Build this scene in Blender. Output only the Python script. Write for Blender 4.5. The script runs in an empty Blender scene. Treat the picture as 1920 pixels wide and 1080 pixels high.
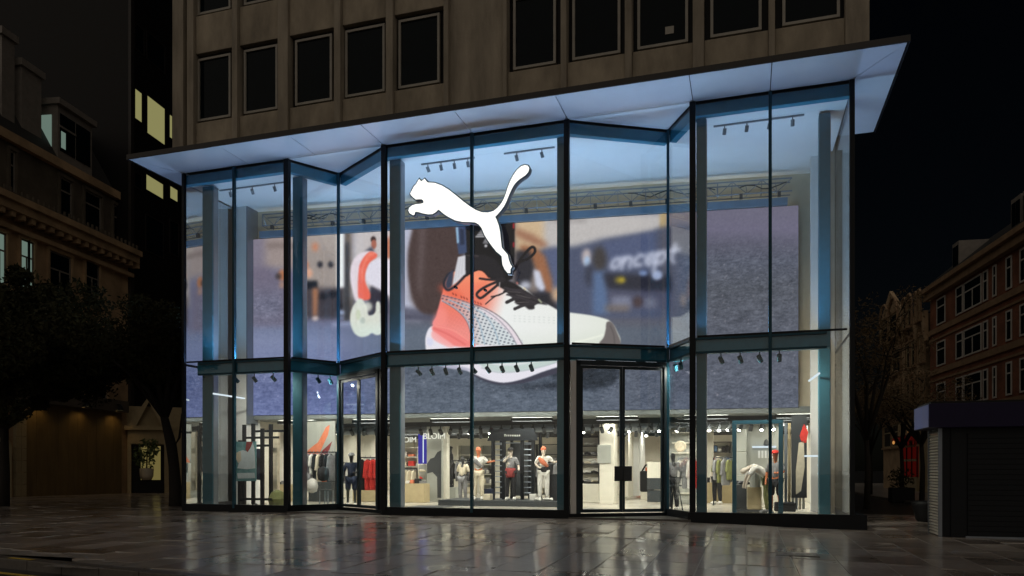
import bpy, bmesh, math, random
import numpy as np
from mathutils import Vector, Matrix

random.seed(7)
rng = np.random.default_rng(11)
SC = bpy.context.scene
COL = SC.collection
R = math.radians

# ---------------------------------------------------------------- camera
F = 1416.0                      # focal length in pixels of the 1920-wide photograph
HZ = 878.0                      # horizon row
YAW = 17.26
CY, CZ = -21.5, 1.36            # camera stands 21.5 m in front of the glass line
Cc, S = math.cos(R(YAW)), math.sin(R(YAW))
cam = bpy.data.cameras.new('camera')
cam.sensor_width = 36.0
cam.lens = F / 1920 * 36.0
cam.shift_y = (HZ - 540) / 1920
cam.clip_start = 0.1
cam.clip_end = 900
camo = bpy.data.objects.new('camera', cam)
COL.objects.link(camo)
camo.location = (0, CY, CZ)
camo.rotation_euler = (R(90), 0, R(YAW))
SC.camera = camo

# ---------------------------------------------------------------- night sky, one weak warm soft sun (city glow), exposure
W = bpy.data.worlds.new('World')
SC.world = W
W.use_nodes = True
nt = W.node_tree
nt.nodes.clear()
sky = nt.nodes.new('ShaderNodeTexSky')
sky.sky_type = 'NISHITA'
sky.sun_disc = False
SUN_ELEV, SUN_AZ = 26.0, 186.0   # azimuth the light comes from (clockwise from +Y)
sky.sun_elevation = R(SUN_ELEV)
sky.sun_rotation = R(SUN_AZ)
bg = nt.nodes.new('ShaderNodeBackground')
bg.inputs['Strength'].default_value = 0.00035
wo = nt.nodes.new('ShaderNodeOutputWorld')
nt.links.new(sky.outputs[0], bg.inputs[0])
nt.links.new(bg.outputs[0], wo.inputs[0])
sun = bpy.data.lights.new('sun', 'SUN')
sun.energy = 0.62
sun.angle = R(150)
sun.color = (1.0, 0.87, 0.72)
suno = bpy.data.objects.new('sun', sun)
COL.objects.link(suno)
az, el = R(SUN_AZ), R(SUN_ELEV)
sdir = Vector((math.sin(az) * math.cos(el), math.cos(az) * math.cos(el), math.sin(el)))
suno.rotation_euler = sdir.to_track_quat('Z', 'Y').to_euler()
suno.location = (0, -40, 40)

SC.view_settings.view_transform = 'Standard'
SC.view_settings.look = 'None'
SC.view_settings.exposure = 0.0
SC.view_settings.gamma = 1.0
SC.view_settings.use_curve_mapping = False
SC.render.engine = 'CYCLES'
cy = SC.cycles
cy.use_denoising = True
cy.max_bounces = 10
cy.transparent_max_bounces = 40
cy.diffuse_bounces = 4
cy.glossy_bounces = 4
cy.caustics_reflective = False
cy.caustics_refractive = False
cy.sample_clamp_indirect = 4.0

# ---------------------------------------------------------------- pixel rays -> places on real planes
def ray(px, py):
    u, v = (px - 960) / F, (HZ - py) / F
    return -S + u * Cc, Cc + u * S, v
def X_at(px, Y):
    dx, dy, _ = ray(px, HZ)
    return dx * (Y - CY) / dy
def Z_at(px, py, Y):
    dx, dy, dz = ray(px, py)
    return CZ + dz * (Y - CY) / dy
def on_line(px, py, p0, p1):
    """where the ray meets the vertical plane through p0, p1: (distance along, height)"""
    dx, dy, dz = ray(px, py)
    ex, ey = p1[0] - p0[0], p1[1] - p0[1]
    L = math.hypot(ex, ey); ex /= L; ey /= L
    det = dx * (-ey) - (-ex) * dy
    rx, ry = p0[0], p0[1] - CY
    s = (rx * (-ey) - (-ex) * ry) / det
    t = (dx * ry - dy * rx) / det
    return t, CZ + dz * s
def project(x, y, z):
    yy = y - CY
    d = -S * x + Cc * yy
    r = Cc * x + S * yy
    return 960 + F * r / d, HZ - F * (z - CZ) / d

# ---------------------------------------------------------------- materials
def lin(c):
    return tuple(((v / 255) / 12.92 if v / 255 <= .04045 else ((v / 255 + .055) / 1.055) ** 2.4) for v in c)
def newmat(name):
    m = bpy.data.materials.new(name)
    m.use_nodes = True
    m.node_tree.nodes.clear()
    return m, m.node_tree.nodes, m.node_tree.links
def N(ns, t, **kw):
    n = ns.new(t)
    for k, v in kw.items():
        if k in n.inputs: n.inputs[k].default_value = v
        else: setattr(n, k, v)
    return n
def pr(name, col, rough=0.5, metal=0.0, var=0.12, scale=3.0, bump=0.0, bscale=40.0, spec=0.5, rvar=0.08, stretch=None):
    m, ns, L = newmat(name)
    out = N(ns, 'ShaderNodeOutputMaterial')
    b = N(ns, 'ShaderNodeBsdfPrincipled')
    b.inputs['Metallic'].default_value = metal
    b.inputs['Specular IOR Level'].default_value = spec
    L.new(b.outputs[0], out.inputs[0])
    tc = N(ns, 'ShaderNodeTexCoord')
    src = tc.outputs['Object']
    if stretch:
        mp = N(ns, 'ShaderNodeMapping'); mp.inputs['Scale'].default_value = stretch
        L.new(src, mp.inputs[0]); src = mp.outputs[0]
    nz = N(ns, 'ShaderNodeTexNoise', Scale=scale, Detail=6.0, Roughness=0.62)
    L.new(src, nz.inputs['Vector'])
    mr = N(ns, 'ShaderNodeMapRange')
    mr.inputs[1].default_value = .25; mr.inputs[2].default_value = .75
    mr.inputs[3].default_value = 1 - var; mr.inputs[4].default_value = 1 + var
    L.new(nz.outputs[0], mr.inputs[0])
    mx = N(ns, 'ShaderNodeVectorMath', operation='SCALE')
    mx.inputs[0].default_value = col[:3]
    L.new(mr.outputs[0], mx.inputs['Scale'])
    L.new(mx.outputs[0], b.inputs['Base Color'])
    r2 = N(ns, 'ShaderNodeMapRange')
    r2.inputs[3].default_value = max(.02, rough - rvar); r2.inputs[4].default_value = min(1, rough + rvar)
    L.new(nz.outputs[0], r2.inputs[0])
    L.new(r2.outputs[0], b.inputs['Roughness'])
    if bump:
        n2 = N(ns, 'ShaderNodeTexNoise', Scale=bscale, Detail=4.0)
        L.new(tc.outputs['Object'], n2.inputs['Vector'])
        bp = N(ns, 'ShaderNodeBump', Strength=bump, Distance=0.02)
        L.new(n2.outputs[0], bp.inputs['Height'])
        L.new(bp.outputs[0], b.inputs['Normal'])
    return m
def em(name, col, s=1.0):
    m, ns, L = newmat(name)
    out = N(ns, 'ShaderNodeOutputMaterial')
    e = N(ns, 'ShaderNodeEmission')
    e.inputs[0].default_value = (*col[:3], 1); e.inputs[1].default_value = s
    L.new(e.outputs[0], out.inputs[0])
    return m
def glass(name, tint, base=0.035, boost=0.9, rough=0.0):
    m, ns, L = newmat(name)
    out = N(ns, 'ShaderNodeOutputMaterial')
    t = N(ns, 'ShaderNodeBsdfTransparent'); t.inputs[0].default_value = (*tint, 1)
    g = N(ns, 'ShaderNodeBsdfGlossy', Roughness=rough); g.inputs[0].default_value = (.95, .98, 1, 1)
    lw = N(ns, 'ShaderNodeLayerWeight', Blend=0.5)
    pw = N(ns, 'ShaderNodeMath', operation='POWER'); pw.inputs[1].default_value = 5.0
    L.new(lw.outputs['Facing'], pw.inputs[0])
    ml = N(ns, 'ShaderNodeMath', operation='MULTIPLY_ADD', use_clamp=True)
    ml.inputs[1].default_value = boost * (1 - base); ml.inputs[2].default_value = base
    L.new(pw.outputs[0], ml.inputs[0])
    mix = N(ns, 'ShaderNodeMixShader')
    L.new(ml.outputs[0], mix.inputs[0]); L.new(t.outputs[0], mix.inputs[1]); L.new(g.outputs[0], mix.inputs[2])
    L.new(mix.outputs[0], out.inputs[0])
    return m
def brickmat(name, c1, c2, mortar, sx=0.24, sz=0.075):
    m, ns, L = newmat(name)
    out = N(ns, 'ShaderNodeOutputMaterial')
    b = N(ns, 'ShaderNodeBsdfPrincipled', Roughness=0.8)
    L.new(b.outputs[0], out.inputs[0])
    tc = N(ns, 'ShaderNodeTexCoord')
    sp = N(ns, 'ShaderNodeSeparateXYZ'); L.new(tc.outputs['Object'], sp.inputs[0])
    ad = N(ns, 'ShaderNodeMath', operation='ADD'); L.new(sp.outputs[0], ad.inputs[0]); L.new(sp.outputs[1], ad.inputs[1])
    cb = N(ns, 'ShaderNodeCombineXYZ'); L.new(ad.outputs[0], cb.inputs[0]); L.new(sp.outputs[2], cb.inputs[1])
    br = N(ns, 'ShaderNodeTexBrick', Scale=1.0)
    br.inputs['Color1'].default_value = (*c1, 1); br.inputs['Color2'].default_value = (*c2, 1); br.inputs['Mortar'].default_value = (*mortar, 1)
    br.inputs['Brick Width'].default_value = sx; br.inputs['Row Height'].default_value = sz; br.inputs['Mortar Size'].default_value = .008
    L.new(cb.outputs[0], br.inputs['Vector'])
    nz = N(ns, 'ShaderNodeTexNoise', Scale=.6, Detail=6.0); L.new(tc.outputs['Object'], nz.inputs['Vector'])
    mr = N(ns, 'ShaderNodeMapRange'); mr.inputs[1].default_value = .3; mr.inputs[2].default_value = .7; mr.inputs[3].default_value = .6; mr.inputs[4].default_value = 1.3
    L.new(nz.outputs[0], mr.inputs[0])
    mx = N(ns, 'ShaderNodeVectorMath', operation='SCALE'); L.new(br.outputs[0], mx.inputs[0]); L.new(mr.outputs[0], mx.inputs['Scale'])
    L.new(mx.outputs[0], b.inputs['Base Color'])
    return m

def paving_mat():
    """wet granite: every slab its own tone and dampness, puddled film in patches"""
    m, ns, L = newmat('wet_granite')
    out = N(ns, 'ShaderNodeOutputMaterial')
    b = N(ns, 'ShaderNodeBsdfPrincipled')
    b.inputs['IOR'].default_value = 3.0
    b.inputs['Coat Weight'].default_value = .6; b.inputs['Coat IOR'].default_value = 1.75; b.inputs['Coat Roughness'].default_value = .13
    L.new(b.outputs[0], out.inputs[0])
    oi = N(ns, 'ShaderNodeObjectInfo'); ge = N(ns, 'ShaderNodeNewGeometry')
    ad = N(ns, 'ShaderNodeMath', operation='ADD'); L.new(oi.outputs['Random'], ad.inputs[0]); L.new(ge.outputs['Random Per Island'], ad.inputs[1])
    fr = N(ns, 'ShaderNodeMath', operation='FRACT'); L.new(ad.outputs[0], fr.inputs[0])
    f2 = N(ns, 'ShaderNodeMath', operation='MULTIPLY'); f2.inputs[1].default_value = 7.31; L.new(fr.outputs[0], f2.inputs[0])
    f3 = N(ns, 'ShaderNodeMath', operation='FRACT'); L.new(f2.outputs[0], f3.inputs[0])
    cr = N(ns, 'ShaderNodeValToRGB')
    e = cr.color_ramp.elements
    e[0].color = (.165, .130, .106, 1); e[1].color = (.36, .305, .258, 1)
    L.new(fr.outputs[0], cr.inputs[0])
    nz = N(ns, 'ShaderNodeTexNoise', Scale=9.0, Detail=8.0, Roughness=.7); L.new(ge.outputs['Position'], nz.inputs['Vector'])
    mr = N(ns, 'ShaderNodeMapRange'); mr.inputs[1].default_value = .3; mr.inputs[2].default_value = .7; mr.inputs[3].default_value = .7; mr.inputs[4].default_value = 1.35
    L.new(nz.outputs[0], mr.inputs[0])
    mx = N(ns, 'ShaderNodeVectorMath', operation='SCALE'); L.new(cr.outputs[0], mx.inputs[0]); L.new(mr.outputs[0], mx.inputs['Scale'])
    L.new(mx.outputs[0], b.inputs['Base Color'])
    # dampness
    wet = N(ns, 'ShaderNodeTexNoise', Scale=.55, Detail=5.0, Roughness=.6); L.new(ge.outputs['Position'], wet.inputs['Vector'])
    w1 = N(ns, 'ShaderNodeMapRange'); w1.inputs[1].default_value = .38; w1.inputs[2].default_value = .62; w1.inputs[3].default_value = .18; w1.inputs[4].default_value = .32
    L.new(wet.outputs[0], w1.inputs[0])
    w2 = N(ns, 'ShaderNodeMath', operation='MULTIPLY_ADD'); w2.inputs[1].default_value = .16; L.new(f3.outputs[0], w2.inputs[0]); L.new(w1.outputs[0], w2.inputs[2])
    w3 = N(ns, 'ShaderNodeMath', operation='MULTIPLY_ADD'); w3.inputs[1].default_value = .05; L.new(nz.outputs[0], w3.inputs[0]); L.new(w2.outputs[0], w3.inputs[2])
    L.new(w3.outputs[0], b.inputs['Roughness'])
    cw = N(ns, 'ShaderNodeMapRange'); cw.inputs[1].default_value = .2; cw.inputs[2].default_value = .42; cw.inputs[3].default_value = 1.0; cw.inputs[4].default_value = .55
    L.new(w2.outputs[0], cw.inputs[0]); L.new(cw.outputs[0], b.inputs['Coat Weight'])
    n2 = N(ns, 'ShaderNodeTexNoise', Scale=55.0, Detail=3.0); L.new(ge.outputs['Position'], n2.inputs['Vector'])
    n3 = N(ns, 'ShaderNodeTexNoise', Scale=2.2, Detail=2.0); L.new(ge.outputs['Position'], n3.inputs['Vector'])
    mm = N(ns, 'ShaderNodeMath', operation='MULTIPLY_ADD'); mm.inputs[1].default_value = 2.0; L.new(n3.outputs[0], mm.inputs[0]); L.new(n2.outputs[0], mm.inputs[2])
    bp = N(ns, 'ShaderNodeBump', Strength=.05, Distance=.006); L.new(mm.outputs[0], bp.inputs['Height']); L.new(bp.outputs[0], b.inputs['Normal'])
    return m

M = {}
M['slab'] = paving_mat()
M['mortar'] = pr('wet_mortar', (.24, .22, .20), .30, var=.5, scale=3)
M['asphalt'] = pr('wet_asphalt', (.022, .02, .019), .32, var=.4, scale=30, bump=.25, bscale=90)
M['coverplate'] = pr('worn_cover_metal', (.30, .28, .26), .35, metal=.6, var=.3, scale=12, bump=.4, bscale=30)
M['kerb'] = pr('kerb_granite', (.10, .09, .08), .35, var=.3, scale=12, bump=.1)
M['yellow'] = pr('yellow_paint', (.55, .38, .05), .5, var=.3, scale=14)
M['black'] = pr('black_steel', (.006, .008, .011), .38, var=.2, spec=.2)
M['steel'] = pr('blue_teal_steel', (.045, .165, .225), .38, var=.15, scale=2, spec=.3)
M['steel_dk'] = pr('dark_teal_steel', (.016, .070, .105), .4, var=.15, spec=.25)
M['door_steel'] = pr('door_frame_steel', (.010, .020, .028), .4, var=.2, spec=.3)
M['steel_tr'] = pr('transom_teal_steel', (.030, .20, .32), .4, var=.15, spec=.2)
M['steel_lt'] = pr('satin_aluminium', (.22, .25, .29), .38, metal=.6, var=.1)
M['soffit'] = pr('white_soffit_panel', (.74, .75, .78), .22, var=.04, scale=1.2, rvar=.05)
M['headbox'] = pr('blue_grey_box', (.15, .24, .34), .45)
M['ceil'] = pr('white_ceiling', (.80, .82, .85), .7, var=.03)
M['white'] = pr('white_plaster', (.74, .74, .73), .6, var=.05)
M['beige'] = pr('beige_plaster', (.56, .50, .38), .7, var=.08)
M['shopwall'] = pr('warm_white_plaster', (.66, .63, .55), .65, var=.06)
M['greywall'] = pr('grey_plaster', (.34, .35, .32), .6, var=.12, scale=1.0)
M['shopceil'] = pr('grey_ceiling', (.16, .18, .18), .7, var=.25)
M['floor'] = pr('polished_concrete_floor', (.46, .43, .37), .22, var=.12, scale=1.4)
M['concrete'] = pr('stained_concrete', (.31, .27, .215), .85, var=.5, scale=1.1, bump=.3, bscale=18, stretch=(1.6, 1.6, .32))
M['concrete2'] = pr('exposed_aggregate_concrete', (.35, .30, .23), .85, var=.42, scale=1.2, bump=.4, bscale=60, stretch=(1.2, 1.2, .5))
M['winframe'] = pr('pale_window_frame', (.36, .34, .30), .5, var=.15)
M['darkglass'] = pr('dark_window_glass', (.003, .007, .010), .06, var=.2, rvar=.02, spec=.10)
M['fascia'] = pr('dark_fascia_metal', (.02, .017, .016), .5, var=.3)
M['glass'] = glass('clear_glass', (.955, .985, .99), base=.045)
M['coat'] = glass('mirror_coated_glass', (.55, .6, .65), base=.66, boost=.8)
M['uplight'] = em('added_cool_led', (.40, .68, 1.0), 245)
M['soffit_fill'] = em('added_blue_white_led', (.36, .57, 1.0), 300)
M['shop_fill'] = em('added_warm_white_led', (1.0, .93, .78), 54)
M['spotlens'] = em('spot_lens', (1.0, .93, .78), 1900)
M['wall_fill'] = em('added_warm_strip', (1.0, .86, .58), 12)
M['spotdim'] = em('shop_spot_lens', (1.0, .93, .80), 26)
M['signwhite'] = em('sign_face', (1.0, .99, .95), 1.15)
M['tube'] = em('led_tube', (.85, .93, 1.0), .95)
M['charcoal'] = pr('charcoal_plastic', (.03, .035, .04), .5)
M['fabric_black'] = pr('black_fabric', (.014, .014, .017), .9, var=.3, scale=12)
M['fabric_white'] = pr('white_fabric', (.68, .66, .62), .9, var=.12, scale=9)
M['fabric_grey'] = pr('grey_fabric', (.20, .20, .21), .9, var=.3, scale=10)
M['fabric_cream'] = pr('cream_fabric', (.62, .55, .42), .9, var=.12, scale=9)
M['fabric_red'] = pr('red_fabric', (.62, .035, .025), .85, var=.2, scale=9)
M['fabric_maroon'] = pr('maroon_fabric', (.22, .03, .03), .9, var=.3, scale=10)
M['fabric_orange'] = pr('orange_fabric', (.62, .18, .09), .85, var=.15, scale=9)
M['fabric_blue'] = pr('blue_fabric', (.09, .16, .28), .9, var=.2, scale=9)
M['fabric_green'] = pr('olive_fabric', (.16, .17, .06), .9, var=.2, scale=9)
M['fabric_navy'] = pr('navy_fabric', (.01, .018, .045), .9, var=.2, scale=9)
M['skin_orange'] = pr('orange_mannequin_plastic', (.55, .17, .07), .4)
M['skin_pale'] = pr('pale_mannequin_plastic', (.58, .50, .42), .4)
M['skin_black'] = pr('black_mannequin_plastic', (.03, .03, .032), .35)
M['stone'] = pr('sooty_sandstone', (.42, .29, .17), .85, var=.5, scale=.7, bump=.3, bscale=10)
M['stone_lt'] = pr('warm_pale_stone', (.40, .29, .18), .85, var=.4, scale=.8)
M['stone_dk'] = pr('dark_stone', (.10, .085, .065), .85, var=.4, scale=.8)
M['slate'] = pr('dark_roof_slate', (.02, .02, .02), .7, var=.3)
M['trim'] = pr('grey_painted_trim', (.22, .20, .18), .6, var=.2)
M['whitetrim'] = pr('white_painted_sash', (.62, .60, .56), .5, var=.12)
M['lead'] = pr('black_cladding', (.008, .008, .009), .5, var=.3, spec=.2)
M['litcool'] = em('lit_room_cool', lin((124, 146, 134)), .6)
M['litwarm'] = em('lit_room_warm', lin((150, 146, 96)), .8)
M['litshop'] = em('lit_shop_warm', lin((150, 135, 80)), .45)
M['redglow'] = em('red_shop_light', (.22, .012, .008), .14)
M['amber'] = em('amber_lamp', (1.0, .45, .12), .5)
M['bulb'] = em('warm_bulb', (1.0, .62, .22), 110)
M['brick'] = brickmat('red_brick', (.30, .095, .048), (.22, .068, .036), (.22, .16, .11))
M['stoneband'] = pr('stone_band', (.30, .20, .12), .8, var=.3, scale=1.5)
M['cream'] = pr('cream_render', (.42, .34, .20), .8, var=.15)
M['tile'] = pr('pale_wall_tile', (.38, .32, .20), .4, var=.12)
M['hoard'] = pr('timber_hoarding', (.17, .12, .05), .7, var=.3, scale=2, stretch=(1, 1, .2))
M['bark'] = pr('bark', (.022, .018, .014), .9, var=.4, scale=14, bump=.5)
M['leaf'] = pr('leaf', (.026, .026, .011), .8, var=.5, scale=1.5, spec=.12)
M['leaf_dry'] = pr('autumn_leaf', (.10, .065, .025), .6, var=.5, scale=1.5)
M['houseplant'] = pr('houseplant_leaf', (.08, .13, .04), .5, var=.4, scale=6)
M['pot'] = pr('white_pot', (.6, .55, .45), .5)
M['purple'] = pr('purple_fascia', (.011, .008, .034), .5, var=.15, spec=.2)
M['purple_lt'] = pr('purple_fascia_end', (.16, .20, .50), .4, var=.1)
M['shutter'] = pr('grey_shutter_steel', (.42, .38, .32), .45, metal=.5, var=.12)
M['teal'] = pr('teal_poster', (.09, .24, .26), .5, var=.1)
M['leafpale'] = pr('pale_print', (.55, .62, .66), .6, var=.15)

# ---------------------------------------------------------------- mesh helpers
class MB:
    def __init__(self): self.v = []; self.f = []
    def add(self, vs, fs):
        o = len(self.v)
        self.v += [tuple(p) for p in vs]
        self.f += [tuple(o + i for i in q) for q in fs]
        return self
    def box(self, x0, x1, y0, y1, z0, z1):
        return self.add([(x0, y0, z0), (x1, y0, z0), (x1, y1, z0), (x0, y1, z0), (x0, y0, z1), (x1, y0, z1), (x1, y1, z1), (x0, y1, z1)],
                        [(3, 2, 1, 0), (4, 5, 6, 7), (0, 1, 5, 4), (1, 2, 6, 5), (2, 3, 7, 6), (3, 0, 4, 7)])
    def cbox(self, c, s, rz=0.0):
        hx, hy, hz = s[0] / 2, s[1] / 2, s[2] / 2
        ca, sa = math.cos(rz), math.sin(rz)
        vs = []
        for z in (-hz, hz):
            for x, y in ((-hx, -hy), (hx, -hy), (hx, hy), (-hx, hy)):
                vs.append((c[0] + x * ca - y * sa, c[1] + x * sa + y * ca, c[2] + z))
        return self.add(vs, [(3, 2, 1, 0), (4, 5, 6, 7), (0, 1, 5, 4), (1, 2, 6, 5), (2, 3, 7, 6), (3, 0, 4, 7)])
    def prism(self, poly, z0, z1):
        a = sum(poly[i][0] * poly[(i + 1) % len(poly)][1] - poly[(i + 1) % len(poly)][0] * poly[i][1] for i in range(len(poly)))
        if a < 0: poly = poly[::-1]
        n = len(poly)
        vs = [(x, y, z0) for x, y in poly] + [(x, y, z1) for x, y in poly]
        fs = [tuple(range(n))[::-1], tuple(range(n, 2 * n))] + [(i, (i + 1) % n, n + (i + 1) % n, n + i) for i in range(n)]
        return self.add(vs, fs)
    def slab_xz(self, poly, y0, y1):
        """outline in x, z extruded along y"""
        a = sum(poly[i][0] * poly[(i + 1) % len(poly)][1] - poly[(i + 1) % len(poly)][0] * poly[i][1] for i in range(len(poly)))
        if a < 0: poly = poly[::-1]
        n = len(poly)
        vs = [(x, y0, z) for x, z in poly] + [(x, y1, z) for x, z in poly]
        fs = [tuple(range(n)), tuple(range(n, 2 * n))[::-1]] + [((i + 1) % n, i, n + i, n + (i + 1) % n) for i in range(n)]
        return self.add(vs, fs)
    def seg(self, p, q, o0, o1, z0, z1, e0=0.0, e1=0.0):
        """box along plan segment p-q, from inward offset o0 to o1"""
        dx, dy = q[0] - p[0], q[1] - p[1]
        L = math.hypot(dx, dy); dx /= L; dy /= L
        nx, ny = -dy, dx
        a = (p[0] - dx * e0, p[1] - dy * e0); b = (q[0] + dx * e1, q[1] + dy * e1)
        return self.prism([(a[0] + nx * o0, a[1] + ny * o0), (b[0] + nx * o0, b[1] + ny * o0), (b[0] + nx * o1, b[1] + ny * o1), (a[0] + nx * o1, a[1] + ny * o1)], z0, z1)
    def tube(self, pts, radii, n=6, cap=True):
        pts = [Vector(p) for p in pts]
        if not hasattr(radii, '__len__'): radii = [radii] * len(pts)
        rings = []
        for i, p in enumerate(pts):
            t = (pts[min(i + 1, len(pts) - 1)] - pts[max(i - 1, 0)])
            if t.length < 1e-7: t = Vector((0, 0, 1))
            t.normalize()
            a = t.orthogonal().normalized() if abs(t.z) < .95 else Vector((1, 0, 0)).cross(t).normalized()
            if abs(t.z) < .95: a = Vector((0, 0, 1)).cross(t).normalized()
            b = t.cross(a)
            rings.append([tuple(p + (a * math.cos(2 * math.pi * k / n) + b * math.sin(2 * math.pi * k / n)) * radii[i]) for k in range(n)])
        vs = [v for r in rings for v in r]
        fs = []
        for i in range(len(pts) - 1):
            for k in range(n):
                k2 = (k + 1) % n
                fs.append((i * n + k, i * n + k2, (i + 1) * n + k2, (i + 1) * n + k))
        if cap:
            fs.append(tuple(range(n))[::-1]); fs.append(tuple((len(pts) - 1) * n + k for k in range(n)))
        return self.add(vs, fs)
    def lathe(self, prof, n=12, c=(0, 0, 0), sx=1.0, sy=1.0):
        vs = []
        for r, z in prof:
            for k in range(n):
                a = 2 * math.pi * k / n
                vs.append((c[0] + r * sx * math.cos(a), c[1] + r * sy * math.sin(a), c[2] + z))
        fs = []
        for i in range(len(prof) - 1):
            for k in range(n):
                k2 = (k + 1) % n
                fs.append((i * n + k, i * n + k2, (i + 1) * n + k2, (i + 1) * n + k))
        fs.append(tuple(range(n))[::-1]); fs.append(tuple((len(prof) - 1) * n + k for k in range(n)))
        return self.add(vs, fs)
    def mesh(self, name):
        me = bpy.data.meshes.new(name)
        me.from_pydata(self.v, [], self.f)
        me.validate(); me.update()
        return me
    def build(self, name, mat, parent=None, smooth=False, bevel=0.0):
        me = self.mesh(name)
        me.materials.append(M[mat] if isinstance(mat, str) else mat)
        if smooth:
            me.polygons.foreach_set('use_smooth', [True] * len(me.polygons))
        o = bpy.data.objects.new(name, me)
        COL.objects.link(o)
        if parent is not None: o.parent = parent
        if bevel:
            b = o.modifiers.new('bevel', 'BEVEL'); b.width = bevel; b.segments = 2; b.limit_method = 'ANGLE'
        return o

def tag(o, label=None, cat=None, group=None, kind=None):
    if label: o['label'] = label
    if cat: o['category'] = cat
    if group: o['group'] = group
    if kind: o['kind'] = kind
    return o
def thing(name, label, cat, loc=(0, 0, 0), rz=0.0, group=None, kind=None):
    o = bpy.data.objects.new(name, None)
    o.empty_display_size = .2
    COL.objects.link(o)
    o.location = loc; o.rotation_euler = (0, 0, rz)
    return tag(o, label, cat, group, kind)
def inst(src, parent, loc=None, rz=None, scale=None):
    c = src.copy(); COL.objects.link(c); c.parent = parent
    if loc is not None: c.location = loc
    if rz is not None: c.rotation_euler = (0, 0, rz)
    if scale is not None: c.scale = scale
    return c
def copy_tree(o, parent=None):
    c = o.copy(); COL.objects.link(c)
    if parent is not None: c.parent = parent
    for ch in list(o.children): copy_tree(ch, c)
    return c

# ================================================================ GROUND
def g(x, y):
    z = -0.10
    z -= 0.14 * min(1.0, max(0.0, (x + 2.4) / 5.0)) * min(1.0, max(0, 1.0 - (-y - 4) / 14))
    z -= 0.011 * max(0.0, -y)
    z -= 0.010 * max(0.0, min(y, 40))
    return z
KA, KB = (-26.0, -9.1), (-8.3, -12.25)        # kerb line in the lower left corner
def kerb_y(x): return KA[1] + (KB[1] - KA[1]) * (x - KA[0]) / (KB[0] - KA[0])

mb = MB()
mb.add([(-500, -300, -1.2), (500, -300, -1.2), (500, 700, -1.2), (-500, 700, -1.2)], [(0, 1, 2, 3)])
tag(mb.build('ground', 'asphalt'), kind='structure')

def grid_sheet(x0, x1, y0, y1, dz, step, keep):
    mb = MB()
    nx, ny = int((x1 - x0) / step), int((y1 - y0) / step)
    for i in range(nx):
        for j in range(ny):
            a, b, c, d = x0 + i * step, x0 + (i + 1) * step, y0 + j * step, y0 + (j + 1) * step
            if keep((a + b) / 2, (c + d) / 2):
                mb.add([(a, c, g(a, c) + dz), (b, c, g(b, c) + dz), (b, d, g(b, d) + dz), (a, d, g(a, d) + dz)], [(0, 1, 2, 3)])
    return mb
paving = grid_sheet(-60, 30, -30, 90, -.009, 1.0, lambda x, y: y > kerb_y(x) + .3 and not (4.2 < x < 8.6 and y > 9))
pav = tag(paving.build('plaza_paving', 'mortar'), kind='structure')
road = grid_sheet(-60, 20, -30, -4, -.16, 1.0, lambda x, y: y < kerb_y(x) + 1.4)
tag(road.build('road', 'asphalt'), kind='structure')
road2 = grid_sheet(4, 9, 8, 110, -.13, 1.0, lambda x, y: True)
tag(road2.build('side_road', 'asphalt'), kind='structure')

# kerb stones lower left and along the side street
def kerb_run(p, q, n, label, w=.28, up=.01):
    k = thing('kerb', label, 'kerb', (0, 0, 0), kind='structure')
    for i in range(n):
        a = (p[0] + (q[0] - p[0]) * i / n, p[1] + (q[1] - p[1]) * i / n)
        b = (p[0] + (q[0] - p[0]) * (i + 1) / n, p[1] + (q[1] - p[1]) * (i + 1) / n)
        z = g((a[0] + b[0]) / 2, (a[1] + b[1]) / 2)
        mb = MB(); mb.seg(a, b, 0, w, z - .3, z + up, -.006, -.006)
        mb.build('kerb_stone', 'kerb', k, bevel=.012)
    return k
kerb_run(KA, (KB[0] + 7, kerb_y(KB[0] + 7)), 26, 'granite kerb at the plaza edge in the foreground')
kerb_run((8.6, 90), (8.6, 9), 60, 'pale kerb along the dark side street')
mb = MB()
for (xa, xb, off, w) in ((-12.4, -11.75, .05, .1),):
    mb.seg((xa, kerb_y(xa)), (xb, kerb_y(xb) ), off, off + w, g(-12, -11.5) + .011, g(-12, -11.5) + .014)
tag(mb.build('yellow_kerb_mark', 'yellow'), 'short worn yellow paint mark on the foreground kerb', 'road marking')
mb = MB(); mb.seg((-26, kerb_y(-26)), (-9, kerb_y(-9)), -.42, -.32, g(-12, -12) - .158, g(-12, -12) - .15)
tag(mb.build('yellow_line', 'yellow'), 'thin yellow line painted on the road below the kerb', 'road marking')

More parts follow.
